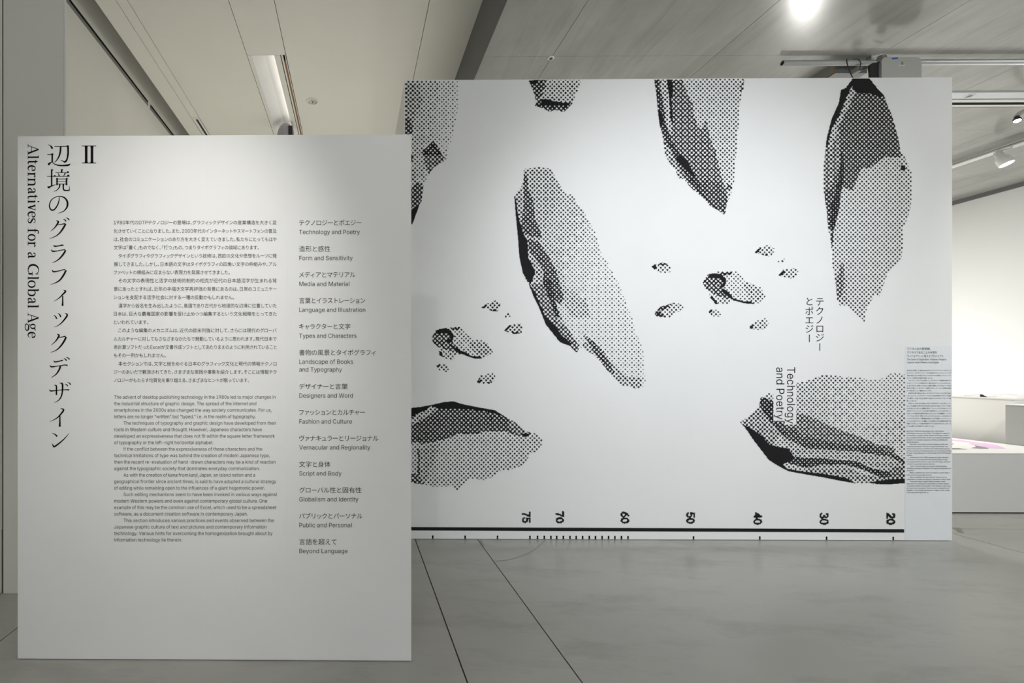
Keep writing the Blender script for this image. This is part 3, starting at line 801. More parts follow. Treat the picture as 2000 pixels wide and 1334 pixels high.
tone(*A_, [(80,60),(890,60),(885,150),(865,190),(860,260),(845,300),(845,480),(825,540),(825,700),(805,830),(800,980),(780,1050),(765,1130),(740,1170),(715,1290),(690,1270),(650,1240),(590,1210),(540,1150),(470,1090),(410,1040),(345,960),(315,975),(285,920),(265,870),(220,820),(180,750),(165,640),(155,560),(130,480),(115,350),(100,200)],
 .31,
 [([(860,130),(890,60),(885,150),(865,190)], .6),
  ([(80,60),(330,60),(380,200),(430,290),(430,380),(480,500),(520,520),(540,430),(560,460),(575,580),(630,700),(660,830),(690,960),(740,1080),(730,1180),(715,1290),(590,1210),(410,1040),(315,975),(180,750),(130,480)], .64),
  ([(430,385),(505,500),(500,400),(470,360)], .28),
  ([(150,60),(195,60),(215,200),(215,300),(238,400),(238,580),(200,540),(180,400),(170,300),(140,150)], .42),
  ([(80,60),(115,60),(140,200),(160,300),(180,450),(250,650),(310,735),(380,790),(410,860),(470,960),(530,1050),(590,1130),(640,1230),(590,1210),(540,1150),(470,1080),(400,980),(280,800),(240,720),(180,600),(130,480),(100,200)], .82),
  ([(165,640),(225,690),(290,830),(345,950),(315,975),(265,870),(180,750)], .5),
  ([(480,1000),(560,960),(640,1000),(700,1050),(740,1130),(715,1290),(650,1240),(540,1130)], .74),
  ([(195,60),(240,60),(252,160),(238,250),(245,370),(252,470),(228,440),(222,300),(208,180)], .97),
  ([(305,740),(370,785),(415,870),(450,950),(400,900),(340,840),(270,780)], .97), ([(115,350),(135,345),(168,430),(150,490),(130,470)], .97),
  ([(780,1030),(745,1010),(725,1060),(765,1060)], .75)])
A_ = ((1590, 140), 2.668)
tone(*A_, [(205,30),(285,30),(320,75),(365,125),(385,180),(405,225),(425,290),(440,350),(450,410),(475,450),(490,490),(508,520),(508,660),(500,720),(480,780),(460,820),(465,900),(455,970),(420,1010),(385,1050),(355,1130),(345,1170),(315,1160),(295,1200),(270,1250),(262,1315),(245,1280),(215,1270),(165,1220),(135,1220),(120,1190),(110,1090),(95,1000),(90,900),(75,830),(65,720),(50,620),(50,500),(65,350),(90,250),(130,160),(140,95),(165,85)],
 .33,
 [([(205,30),(285,30),(365,125),(405,225),(440,350),(455,440),(420,445),(370,440),(300,500),(250,500),(240,520),(200,620),(150,600),(60,620),(50,500),(65,350),(130,160),(165,85)], .68),
  ([(60,330),(130,300),(140,480),(80,620),(50,620)], .52),
  ([(190,80),(215,100),(205,135),(140,260),(95,380),(75,420),(90,300),(140,220),(170,140)], .42),
  ([(50,620),(140,600),(130,720),(100,820),(75,820)], .7),
  ([(145,400),(158,500),(145,600),(130,720),(100,840),(85,820),(88,700),(130,560),(138,480)], .9),
  ([(85,840),(100,840),(92,940)], .85), ([(455,488),(475,488),(474,516),(448,512)], .99),
  ([(90,1050),(160,1050),(185,1200),(130,1220)], .42), ([(140,1000),(156,1000),(155,1130),(138,1180),(120,1190),(115,1090)], .60),
  ([(205,30),(285,30),(320,75),(365,125),(340,135),(300,112),(230,112),(205,95),(195,60)], .99),
  ([(140,95),(165,85),(200,50),(190,90),(165,140),(130,230),(95,290),(65,400),(60,380),(90,250),(130,160)], .98)])
A_ = ((790, 760), 6.063)
tone(*A_, [(60,225),(190,210),(330,185),(480,150),(580,145),(700,180),(900,220),(1070,250),(1190,325),(1290,380),(1380,450),(1430,500),(1490,510),(1600,540),(1640,600),(1615,690),(1555,745),(1490,760),(1450,840),(1400,900),(1340,930),(1240,955),(1130,970),(1040,1040),(955,1080),(850,1065),(780,1060),(700,1130),(620,1200),(560,1150),(350,1160),(230,1130),(60,1110)],
 .35,
 [([(60,225),(580,145),(1070,250),(1190,325),(1290,380),(1400,480),(1500,520),(1420,570),(1300,540),(1200,500),(1050,500),(960,490),(850,540),(720,540),(650,520),(570,560),(450,600),(300,640),(200,650),(130,620),(78,660),(60,660)], .74),
  ([(60,225),(190,210),(330,185),(480,150),(580,145),(700,180),(900,220),(1070,250),(1190,330),(1100,300),(950,260),(780,240),(600,235),(400,235),(330,200),(200,280),(130,300),(90,330),(60,340)], .99),
  ([(320,200),(390,240),(350,280),(290,310),(150,400),(90,430),(80,350),(140,300),(240,250)], .42),
  ([(1230,350),(1290,380),(1400,480),(1490,510),(1350,545),(1300,520),(1220,440)], .55), ([(1390,525),(1500,530),(1430,572)], .96),
  ([(150,700),(185,700),(185,860),(190,1040),(145,1010),(165,850)], .72), ([(60,980),(190,1040),(230,1130),(60,1110)], .66),
  ([(190,680),(430,640),(330,900),(250,1110),(200,1090)], .44)])
A_ = ((1430, 700), 5.13)
tone(*A_, [(80,640),(180,570),(230,530),(270,490),(280,400),(375,345),(415,360),(640,250),(740,225),(850,190),(910,165),(1100,180),(1270,190),(1400,220),(1480,210),(1560,165),(1620,145),(1732,160),(1732,1250),(1600,1260),(1400,1260),(1250,1255),(1100,1230),(900,1190),(720,1160),(560,1130),(450,1070),(370,1020),(300,930),(200,800),(150,720)],
 (640, 300, .35, 1600, 400, .2),
 [([(80,640),(270,490),(300,520),(420,640),(480,760),(400,880),(300,790),(200,710)], .5),
  ([(280,400),(375,345),(420,360),(420,440),(340,400)], .34),
  ([(1300,700),(1735,560),(1735,900),(1640,900),(1450,840)], .28),
  ([(640,560),(760,570),(900,640),(1120,730),(1300,790),(1450,860),(1600,880),(1640,920),(1600,960),(1400,940),(1100,880),(800,860),(600,800),(415,640),(415,600)], .56),
  ([(415,620),(560,680),(640,700),(700,780),(900,810),(1000,840),(1200,880),(1400,870),(1630,950),(1735,1030),(1735,1075),(1640,1040),(1450,970),(1200,930),(900,915),(740,905),(600,830),(480,760)], .74),
  ([(480,760),(600,840),(720,910),(900,920),(1200,940),(1400,960),(1600,990),(1735,1080),(1735,1120),(1560,1140),(1400,1080),(1200,1010),(1000,1000),(850,990),(700,980),(620,980),(560,900)], .40),
  ([(740,1110),(860,1030),(1100,1070),(1300,1150),(1500,1200),(1735,1180),(1735,1210),(1300,1250),(1100,1190),(720,1130)], .47),
  ([(1560,1100),(1735,1090),(1735,1200),(1560,1190)], .6),
  ([(620,985),(860,1000),(1000,1010),(1250,1030),(1400,1100),(1580,1140),(1600,1180),(1500,1200),(1300,1110),(1100,1060),(900,1060),(740,1100),(560,1050)], .80),
  ([(290,380),(340,400),(415,430),(415,640),(500,720),(620,810),(480,740),(400,650),(300,520),(270,470)], .84),
  ([(90,650),(200,705),(300,780),(370,860),(480,890),(560,900),(620,985),(560,1040),(510,1060),(560,1110),(560,1130),(450,1070),(370,1020),(300,930),(200,800),(150,720)], .985),
  ([(560,1105),(720,1135),(860,1150),(1000,1170),(1150,1200),(1250,1255),(1100,1230),(900,1190),(720,1160),(560,1130)], .99), ([(1560,1212),(1735,1205),(1735,1262),(1500,1262),(1350,1245)], .97)],
 clip=lambda X, Y: ((X > 1511) & (X <= 1532.5) & (Y < 821.7)) | ((X > 1532.5) & (X < 1555) & (Y < 829)) | (X > 1767))
A_ = ((1020, 140), 14.82)
tone(*A_, [(165,200),(1700,200),(1700,260),(1600,550),(1520,730),(1460,900),(1400,990),(1290,1080),(1200,1165),(1150,1150),(1100,1165),(1000,1110),(880,1130),(800,1170),(700,1110),(560,1050),(430,1010),(370,990),(380,920),(410,880),(440,830),(380,800),(370,700),(310,540),(290,480)],
 .38, [([(165,200),(740,200),(700,290),(640,330),(700,420),(620,520),(560,600),(640,600),(500,740),(430,830),(380,800),(310,540)], .72), ([(165,200),(560,200),(440,300),(380,370),(250,360)], .99),
  ([(520,780),(700,790),(900,850),(1100,880),(1440,900),(1400,990),(1200,1165),(1000,1110),(880,1130),(800,1170),(560,1050),(430,1010),(370,990),(410,880),(450,830)], .76),
  ([(560,800),(700,790),(900,850),(1430,930),(1300,970),(900,960),(600,960),(540,880)], .99)])
A_ = ((1250, 470), 6.061)
tone(*A_, [(745,495),(800,400),(870,385),(950,355),(1160,360),(1215,410),(1240,480),(1320,515),(1420,550),(1495,660),(1460,710),(1420,735),(1330,755),(1230,740),(1150,720),(1080,710),(1020,760),(960,740),(900,760),(830,670),(820,620),(770,560)],
 .24, [([(1230,480),(1420,550),(1495,660),(1330,755),(1250,640)], .38),
  ([(745,495),(800,400),(870,385),(950,400),(1020,450),(1020,500),(985,570),(1080,650),(1100,690),(1000,680),(880,640),(770,560)], .66),
  ([(860,660),(1080,700),(1020,760),(920,745)], .36), ([(950,375),(1090,372),(1080,402),(960,418)], .8),
  ([(795,450),(820,395),(870,385),(950,395),(1020,450),(1020,510),(985,560),(940,540),(1000,490),(960,450),(850,440)], .98),
  ([(985,560),(1080,640),(1100,680),(1230,720),(1310,720),(1340,750),(1230,742),(1110,705),(1040,665),(970,600)], .96), ([(828,670),(860,665),(925,745),(900,755)], .97)])
for o_, b_, ps in [
 ([(135,305),(180,280),(260,260),(320,270),(370,310),(360,370),(280,390),(210,365),(170,340)], .33, [([(130,305),(185,275),(205,330),(170,345)], .97), ([(215,285),(255,255),(340,272),(290,295)], .8)]),
 ([(1355,140),(1420,80),(1530,50),(1600,100),(1560,180),(1500,185),(1430,160),(1370,150)], .33, [([(1350,140),(1400,95),(1432,88),(1405,135),(1370,152)], .97), ([(1450,150),(1510,150),(1510,185),(1450,175)], .7)]),
 ([(1625,250),(1700,200),(1720,230),(1680,260)], .33, [([(1622,250),(1640,235),(1650,250),(1630,260)], .9)]),
 ([(1635,410),(1700,340),(1830,325),(1870,360),(1840,440),(1770,450),(1700,430)], .38, [([(1630,410),(1700,345),(1712,382),(1650,422)], .97)]),
 ([(170,860),(250,780),(400,735),(500,745),(530,780),(460,840),(340,915),(200,900)], .33, [([(168,860),(220,835),(300,900),(200,908)], .92), ([(190,820),(260,775),(400,735),(330,790),(260,832)], .8)]),
 ([(810,850),(840,815),(940,820),(960,880),(910,910),(840,880)], .36, [([(806,850),(840,812),(852,842),(822,862)], .97)]),
 ([(1295,1020),(1350,960),(1480,915),(1525,980),(1480,1045),(1400,1055),(1310,1050)], .36, [([(1292,1020),(1330,985),(1348,1030),(1310,1052)], .92)])]:
    tone(*A_, o_, b_, ps, name='printed_pebble')
A_ = ((830, 570), 7.023)
tone(*A_, [(90,630),(150,530),(210,505),(340,490),(470,480),(520,490),(600,570),(680,650),(760,660),(860,710),(935,825),(880,870),(770,920),(700,920),(600,890),(500,850),(450,870),(380,940),(300,920),(200,870),(190,800),(200,770),(110,700)],
 .26, [([(620,680),(860,710),(935,825),(770,920),(650,800)], .42), ([(90,630),(150,530),(210,505),(340,510),(400,600),(370,680),(480,800),(440,840),(300,800),(180,760),(110,700)], .66),
  ([(230,820),(440,850),(380,940),(290,910)], .38), ([(340,485),(490,478),(455,520),(380,532)], .8),
  ([(150,560),(160,520),(280,495),(350,530),(400,600),(370,690),(310,710),(280,680),(350,640),(330,580),(240,560),(170,580)], .98),
  ([(360,720),(480,800),(560,830),(640,880),(770,890),(770,922),(700,922),(600,905),(500,870),(400,790)], .96), ([(180,830),(230,818),(242,870),(272,902),(210,882)], .98)])
for o_, b_, ps in [
 ([(770,220),(850,160),(980,115),(1050,170),(1000,265),(940,270),(850,240)], .40, [([(768,220),(800,172),(842,200),(802,242)], .98), ([(900,235),(990,235),(985,270),(920,270)], .8)]),
 ([(1080,345),(1155,285),(1172,345),(1100,360)], .36, []),
 ([(1080,530),(1150,460),(1310,430),(1355,480),(1320,570),(1220,580),(1130,550)], .40, [([(1076,530),(1150,460),(1172,480),(1112,548)], .98), ([(1190,550),(1300,545),(1300,578),(1220,584)], .85)]),
 ([(155,1015),(200,990),(300,1000),(330,1060),(290,1100),(200,1080)], .38, [([(152,1015),(200,988),(208,1018),(180,1042)], .97)]),
 ([(705,1250),(760,1150),(920,1110),(965,1150),(950,1220),(880,1265),(800,1260)], .38, [([(702,1250),(740,1195),(778,1210),(760,1252)], .95), ([(840,1238),(930,1230),(900,1268)], .85)])]:
    tone(*A_, o_, b_, ps, name='printed_pebble')

# scale line with a toothed edge, ticks and numbers
def strip(name, top, bot):
    V = top + bot[::-1]; P = np.array(V); n = len(top)
    W = on_y(P[:, 0], P[:, 1], YI); W[:, 2] = np.maximum(W[:, 2], 0.005)
    return mesh_np(name, W, [(i, i + 1, 2 * n - 2 - i, 2 * n - 1 - i) for i in range(n - 1)], M['print_ink'], mw)
top = []; bot = []; x = 792.0; k = 0
while x < 1767.3:
    yc = 1032.7 + (x - 800) * 4.2 / 967
    top.append((x, yc - 3.1 - (0.9 if k % 2 else -0.3))); bot.append((x, yc + 3.1 + (0.9 if k % 2 == 0 else -0.3))); x += 1.8; k += 1
tag(strip('printed_scale_line', top, bot), 'thick black ruled line along the foot of the wall')
for tx in [845.2, 908.4, 971.7, 1035, 1050, 1063, 1076, 1087.5, 1100.3, 1113.3, 1125.3, 1138.1, 1151, 1163, 1176, 1188.7, 1201, 1213.7, 1226.7, 1354.6, 1484, 1614.5, 1744.7]:
    yb = 1053.2 + (tx - 804) * 0.0030
    strip('printed_tick', [(tx - .7, yb - 8.2), (tx - .3, yb - 8.2), (tx + .4, yb - 8.2), (tx + .8, yb - 8)][:2] + [(tx + .8, yb - 8)],
          [(tx - .9, yb + .3), (tx, yb + .3), (tx + 1.3, yb + .3)])
    P = []
    for a_ in range(8): P.append((tx + 1.9 * math.cos(a_ * math.pi / 4), yb - 5.4 + 2.2 * math.sin(a_ * math.pi / 4)))
    W = on_y([p[0] for p in P], [p[1] for p in P], YI); 
    P2 = [(tx + 1.9 * math.cos(a_ * math.pi / 4), yb - 2.0 + 1.7 * math.sin(a_ * math.pi / 4)) for a_ in range(8)]
    W2 = on_y([p[0] for p in P2], [p[1] for p in P2], YI); W2[:, 2] = np.maximum(W2[:, 2], 0.005)
    mesh_np('printed_tick', np.vstack([W, W2]), [tuple(range(8)), tuple(range(8, 16))], M['print_ink'], mw)
def circ(cx_, cy_, rx, ry, a0, a1, n=12):
    return [(cx_ + rx * math.cos(math.radians(a0 + (a1 - a0) * k / n)), cy_ + ry * math.sin(math.radians(a0 + (a1 - a0) * k / n))) for k in range(n + 1)]
DG = {'7': [[(0, 1), (1, 1), (.62, .5), (.42, 0)]], '0': [circ(.5, .5, .5, .5, 0, 360)],
 '5': [[(.95, 1), (.15, 1), (.08, .55), (.45, .64)] + circ(.48, .32, .5, .32, 85, -150)],
 '6': [[(.8, 1), (.4, .85), (.1, .55), (0, .32)], circ(.5, .31, .5, .31, 0, 360)],
 '4': [[(.75, 0), (.75, 1), (0, .28), (1, .28)]],
 '3': [circ(.46, .75, .42, .25, 160, -80), circ(.48, .27, .5, .27, 85, -160)],
 '2': [circ(.48, .72, .46, .28, 165, -25) + [(.1, .12), (0, 0), (1, 0)]]}
KN = 1.55 / math.sqrt(2)
for s_, x0, x1, y0, y1 in [("75", 1019.3, 1036.7, 998.5, 1021.6), ("70", 1085, 1101.8, 998.5, 1022), ("60", 1212, 1229.3, 999.3, 1022.6), ("50", 1340.1, 1357.4, 1000, 1023),
                           ("40", 1471.2, 1488.8, 1000.5, 1025), ("30", 1600.5, 1618.8, 1001.2, 1025), ("20", 1730.7, 1748.8, 1001.7, 1025)]:
    rad = 1.85; segl = []
    dh = (y1 - y0) / 2
    for n_, ch in enumerate(s_):
        for pol in DG[ch]:
            q = [(x0 + rad + v * (x1 - x0 - 2 * rad), y0 + n_ * dh + rad * .9 + u * (dh - 1.8 * rad)) for u, v in pol]
            segl += list(zip(q, q[1:]))
    pr_ = [((x - X0) / KN / 2 + (y - Y0) / KN / 2, (y - Y0) / KN / 2 - (x - X0) / KN / 2) for x in (x0 - 2, x1 + 2) for y in (y0 - 2, y1 + 2)]
    p0 = int(min(c[0] for c in pr_)); p1 = int(max(c[0] for c in pr_)); q0 = int(min(c[1] for c in pr_)); q1 = int(max(c[1] for c in pr_))
    Pg, Qg = np.meshgrid(np.arange(p0, p1) + .5, np.arange(q0, q1) + .5)
    X = X0 + (Pg - Qg) * KN; Y = Y0 + (Pg + Qg) * KN; bl = np.zeros(X.shape, bool)
    for (ax, ay), (bx, by) in segl:
        L = (bx - ax) ** 2 + (by - ay) ** 2 + 1e-9
        tt = np.clip(((X - ax) * (bx - ax) + (Y - ay) * (by - ay)) / L, 0, 1)
        bl |= np.hypot(X - ax - tt * (bx - ax), Y - ay - tt * (by - ay)) < rad
    o = emit('printed_number', p0, q0, bl, KN); o['label'] = 'black number %s turned a quarter' % s_

# ------------------------------------------------------------------ things under the plaster ceiling
# downlight
c = on_z(610.6, 198, HW)
dl = empty('downlight', tuple(c)); tag(dl, 'small round recessed downlight with faceted reflector in plaster ceiling', 'ceiling light')
B().lathe([(0.068, -0.002), (0.092, -0.001), (0.094, 0.004), (0.090, 0.008), (0.068, 0.010), (0.066, 0.004)], c, (0, 0, -1), 40).done('trim_ring', M['ceil'], dl, smooth=True)
b = B(); n = 16; cv = Vector(c) + Vector((0, 0, -0.009))
ring = [b.bm.verts.new(cv + Vector((0.067 * math.cos(2 * math.pi * i / n), 0.067 * math.sin(2 * math.pi * i / n), 0))) for i in range(n)]
ring2 = [b.bm.verts.new(cv + Vector((0.036 * math.cos(2 * math.pi * (i + .5) / n), 0.036 * math.sin(2 * math.pi * (i + .5) / n), 0.007 if i % 2 else 0.002))) for i in range(n)]
ct = b.bm.verts.new(cv + Vector((0, 0, -0.002)))
for i in range(n):
    j = (i + 1) % n; b.bm.faces.new((ring[i], ring[j], ring2[i])); b.bm.faces.new((ring[j], ring2[j], ring2[i])); b.bm.faces.new((ring2[i], ring2[j], ct))
b.done('reflector', M['glass'], dl)
B().cyl(tuple(cv + Vector((0, 0, -0.001))), tuple(cv + Vector((0, 0, -0.012))), 0.013, 0.011, 12).done('bulb', M['gprint'], dl)

# light trough
ya, yb = 5.91, 14.5
lt = empty('light_trough', (-1.05, ya, HW)); tag(lt, 'long recessed light trough with a bright sloping reflector and brown track', 'ceiling light')
B().box(-1.2925, -1.245, ya, yb, HW - 0.001, HW + 0.02).done('flange', M['ceil'], lt)
B().box(-1.250, -1.243, ya, yb, HW - 0.003, HW + 0.02).done('rim', M['white'], lt)
B().prism([(-1.243, ya, HW + 0.012), (-1.10, ya, HW + 0.085), (-0.964, ya, HW + 0.105), (-0.964, ya, HW + 0.13), (-1.243, ya, HW + 0.13)], (0, yb - ya, 0)).done('reflector', M['panel'], lt)
B().box(-1.243, -0.964, ya - 0.004, ya + 0.004, HW - 0.001, HW + 0.12).done('end_plate', M['white'], lt)
B().box(-0.964, -0.891, ya, yb, HW - 0.001, HW + 0.11).done('rail', M['ceil'], lt)
B().box(-0.879, -0.858, ya, yb, HW - 0.001, HW + 0.02).done('rail', M['ceil'], lt)
B().box(-0.856, -0.838, ya + 0.12, yb, HW - 0.001, HW + 0.02).done('track', M['copper'], lt)
B().box(-0.835, -0.825, ya, yb, HW - 0.001, HW + 0.02).done('rail', M['ceil'], lt)
def strip_lamp(name, loc, d, energy, length):            # linear lamp lying along the trough
    o = light('AREA', name, loc, (loc[0] + d[0], loc[1], loc[2] + d[1]), energy, WARM, 0.012, length)
    z = -Vector((d[0], 0, d[1])).normalized(); y = Vector((0, 1, 0)); x = y.cross(z)
    o.rotation_euler = Matrix((x, y, z)).transposed().to_euler()
strip_lamp('trough_end_lamp', (-0.972, 6.8, HW + 0.03), (-0.35, 1.0), 0.5, 1.7)
strip_lamp('trough_lamp', (-0.972, 10.9, HW + 0.03), (-0.6, 1.0), 0.9, 6.4)
# narrow slot light further left
ls = empty('slot_light', (-2.41, 7.38, HW)); tag(ls, 'narrow black slot fitting in a pale frame, left part of plaster ceiling', 'ceiling light')
B().box(-2.467, -2.353, 7.384, 7.42, HW - 0.002, HW + 0.02).done('frame', M['ceil'], ls)
B().box(-2.462, -2.424, 7.42, 14.5, HW - 0.002, HW + 0.02).done('frame', M['ceil'], ls)
B().box(-2.386, -2.358, 7.42, 14.5, HW - 0.002, HW + 0.02).done('frame', M['ceil'], ls)
B().box(-2.424, -2.386, 7.42, 14.5, HW + 0.008, HW + 0.02).done('slot', M['black'], ls)
# rounded lamp housing hanging from the track just above the panel
c = on_z(558.5, 258, HW - 0.12)
hz = empty('hanging_lamp', tuple(c)); tag(hz, 'rounded mauve-grey lamp housing peeping over the top of the text board', 'spotlight')
B().lathe([(0.01, -0.14), (0.06, -0.13), (0.10, -0.09), (0.125, -0.03), (0.135, 0.04), (0.135, 0.16), (0.12, 0.17)], (c[0], c[1], c[2] - 0.02), (-0.12, 0.1, -1), 28).done('housing', M['mauve'], hz, smooth=True)
B().box(c[0] + 0.055, c[0] + 0.115, c[1] - 0.125, c[1] - 0.06, c[2] - 0.10, c[2] + 0.04).done('bracket', M['black'], hz)
B().cyl((c[0] + 0.03, c[1], c[2] + 0.05), (c[0] + 0.03, c[1], HW), 0.012).done('stem', M['gprint'], hz)

# ------------------------------------------------------------------ things under the concrete ceiling
def sprinkler(px, py):
    c = on_z(px, py, HC)
    s_ = empty('sprinkler_head', tuple(c)); tag(s_, 'small round white sprinkler with dark centre on a concrete ceiling joint', 'sprinkler')
    B().lathe([(0.034, 0), (0.034, 0.006), (0.026, 0.010)], c, (0, 0, -1), 24).done('rim', M['white'], s_)
    B().lathe([(0.016, 0.010), (0.016, 0.014)], c, (0, 0, -1), 16).done('centre', M['black'], s_)
sprinkler(1076, 112.5)
# pipe
zp = HC - 0.06; p0 = on_z(1528, 123.4, zp); yq = float(p0[1])
pi_ = empty('ceiling_pipe', (float(p0[0]), yq, zp)); tag(pi_, 'long silver horizontal pipe hung just below concrete ceiling, open at left end', 'pipe')
b = B(); x0 = float(p0[0]); n = 28; r0, r1 = 0.027, 0.022; rings = []
for (xx, rr) in ((x0, r1), (x0, r0), (10.9, r0)):
    rings.append([b.bm.verts.new((xx, yq + rr * math.cos(2 * math.pi * i / n), zp + rr * math.sin(2 * math.pi * i / n))) for i in range(n)])
for A, Bv in zip(rings, rings[1:]):
    for i in range(n):
        j = (i + 1) % n; b.bm.faces.new((A[i], A[j], Bv[j], Bv[i]))
b.done('tube', M['alu'], pi_, smooth=True)
B().cyl((x0 + 0.002, yq, zp), (x0 + 0.12, yq, zp), 0.0221).done('inside', M['black'], pi_)
for xx in (x0 + 0.9, 7.6, 9.4):
    B().box(xx - 0.015, xx + 0.015, yq - 0.029, yq + 0.029, zp + 0.02, HC).done('bracket', M['alu'], pi_)
for px_ in (1641, 1683):                                  # thin cable ties
    q = on_z(px_, 128, zp - 0.02)
    B().tube([(q[0], q[1] - 0.035, q[2] + 0.02), (q[0] + 0.01, q[1] - 0.03, q[2] - 0.005), (q[0] - 0.012, q[1] - 0.03, q[2] - 0.03)], 0.0015, 6).done('cable_tie', M['white'], pi_)
# grey box behind the pipe
yb_ = 5.13; q0 = on_y(1632, 143, yb_); q1 = on_y(1693.5, 143, yb_)
bx = empty('ceiling_box', (float(q0[0]), yb_, HC)); tag(bx, 'grey box fixed to concrete ceiling behind the pipe, raw timber edge', 'box')
B().box(float(q0[0]), float(q1[0]), yb_, yb_ + 0.55, float(q0[2]), HC).done('body', M['grey'], bx)
B().box(float(q0[0]) - 0.004, float(q0[0]), yb_ + 0.012, yb_ + 0.55, float(q0[2]) + 0.012, HC).done('side_panel', M['gprint'], bx)
B().box(float(q0[0]) - 0.006, float(q0[0]), yb_ - 0.001, yb_ + 0.012, float(q0[2]), HC).done('edge', M['wood'], bx)
B().box(float(q0[0]) - 0.006, float(q0[0]), yb_ - 0.001, yb_ + 0.55, float(q0[2]) - 0.001, float(q0[2]) + 0.004).done('edge', M['wood'], bx)
# projector on its clamp
yj = 4.76
a0 = on_y(1722, 112, yj); a1 = on_y(1800, 150, yj)
X0p, X1p = float(a0[0]), float(a1[0]); Zt = float(on_y(1760, 111.5, yj)[2]); Zb = Zt - 0.34
pj = empty('projector', ((X0p + X1p) / 2, yj, Zt)); tag(pj, 'pale grey projector hung upright from ceiling pipe, blue tape on it', 'projector')
b = B(); pts = []; rc = 0.045
for (cx_, cz_, a_0) in ((X1p - rc, Zt - rc, 0), (X0p + rc, Zt - rc, 90), (X0p + rc * .5, Zb + rc * .5, 180), (X1p - rc * .5, Zb + rc * .5, 270)):
    r_ = rc if a_0 < 180 else rc * .5
    for k in range(6):
        t_a = math.radians(a_0 + 18 * k); pts.append((cx_ + r_ * math.cos(t_a), yj, cz_ + r_ * math.sin(t_a)))
b.prism(pts, (0, 0.11, 0)).done('body', M['lgrey'], pj)
B().box(X0p - 0.012, X0p + 0.012, yj + 0.012, yj + 0.10, Zb + 0.03, Zt - 0.05).done('side_panel', M['grey'], pj)
q = on_y(1748, 114, yj)
W = [on_y(x, y, yj - 0.0015) for x, y in ((1742.5, 112.8), (1754, 111.8), (1754, 114.8), (1742.5, 116))]
B().prism([tuple(v) for v in W], (0, 0.001, 0)).done('tape', M['blue'], pj)
W = [on_y(x, y, yj - 0.0015) for x, y in ((1760, 120.5), (1764.5, 120.5), (1764.5, 126), (1760, 126))]
B().prism([tuple(v) for v in W], (0, 0.001, 0)).done('badge', M['gprint'], pj)
W = [on_y(x, y, yj - 0.0015) for x, y in ((1755.5, 127.2), (1768.3, 127.2), (1768.3, 128.3), (1755.5, 128.3))]
B().prism([tuple(v) for v in W], (0, 0.001, 0)).done('print_line', M['white'], pj)
qa = on_y(1700.5, 125, yj + 0.05); qb = on_y(1718, 149, yj + 0.05)
ar = [(on_y(x, y, yj + 0.02)) for x, y in ((1698, 127), (1704, 123), (1712, 122), (1721.5, 118), (1719.5, 140), (1718.5, 158), (1701, 158), (1700, 140))]
B().prism([tuple(v) for v in ar], (0, 0.02, 0)).done('mount', M['black'], pj)
k0 = on_y(1703, 114, yj + 0.12); k1 = on_y(1721, 122, yj + 0.12)
B().box(float(k0[0]), float(k0[0]) + 0.045, yq - 0.045, yq + 0.03, float(k1[2]), float(k0[2]) + 0.01).done('clamp', M['gprint'], pj, bevel=0.006)
B().cyl((float(k0[0]) + 0.05, yj + 0.10, float(k0[2]) - 0.012), (float(k0[0]) + 0.10, yj + 0.10, float(k0[2]) - 0.012), 0.028).done('clamp_knob', M['gprint'], pj)
B().tube([tuple(on_y(x, y, yj + 0.16)) for x, y in ((1704, 111), (1709, 109), (1717, 107), (1722, 105))], 0.006).done('bolt', M['alu'], pj)
c1 = [tuple(on_y(x, y, yj + 0.05)) for x, y in ((1653.5, 115.5), (1654.2, 122), (1656, 130), (1659.5, 140), (1665, 151), (1672, 162))]
B().tube(c1, 0.0042, 8).done('cable', M['black'], pj)
c2 = [tuple(on_y(x, y, yj + 0.05)) for x, y in ((1667, 116.5), (1671, 115.6), (1675.5, 116), (1679.5, 119), (1681.4, 124), (1680, 130), (1677.6, 136.5), (1684, 135.4), (1692, 132.8), (1701, 131))]
B().tube(c2, 0.0036, 8).done('cable', M['black'], pj)

# channel across the ceiling at right
ch = empty('ceiling_channel', (6.5, 5.75, HC)); tag(ch, 'white ceiling channel with a black slot running crosswise at upper right', 'ceiling track')
def cy(y): return float(on_z(1930, y, HC - 0.012)[1])
for (ya_, yb_2, m_, nm, zz) in ((180.5, 192.2, 'sheet', 'cover', 0.014), (192.2, 194.6, 'gprint', 'gap', 0.012), (194.6, 199.6, 'white', 'rail', 0.014), (199.6, 204.6, 'dark', 'slot', 0.0138),
                           (204.6, 208.2, 'white', 'rail', 0.014), (208.2, 209.8, 'gprint', 'edge', 0.012)):
    B().box(4.2, 11.2, cy(ya_), cy(yb_2), HC - zz, HC + 0.002).done(nm, M[m_], ch)
c = on_z(1893, 187, HC - 0.014)
B().lathe([(0.052, 0), (0.052, 0.004), (0.030, 0.008), (0.028, 0.003)], c, (0, 0, -1), 24).done('spot_ring', M['alu'], ch)
B().lathe([(0.026, 0.003), (0.012, 0.010)], c, (0, 0, -1), 16).done('spot_eye', M['gprint'], ch)
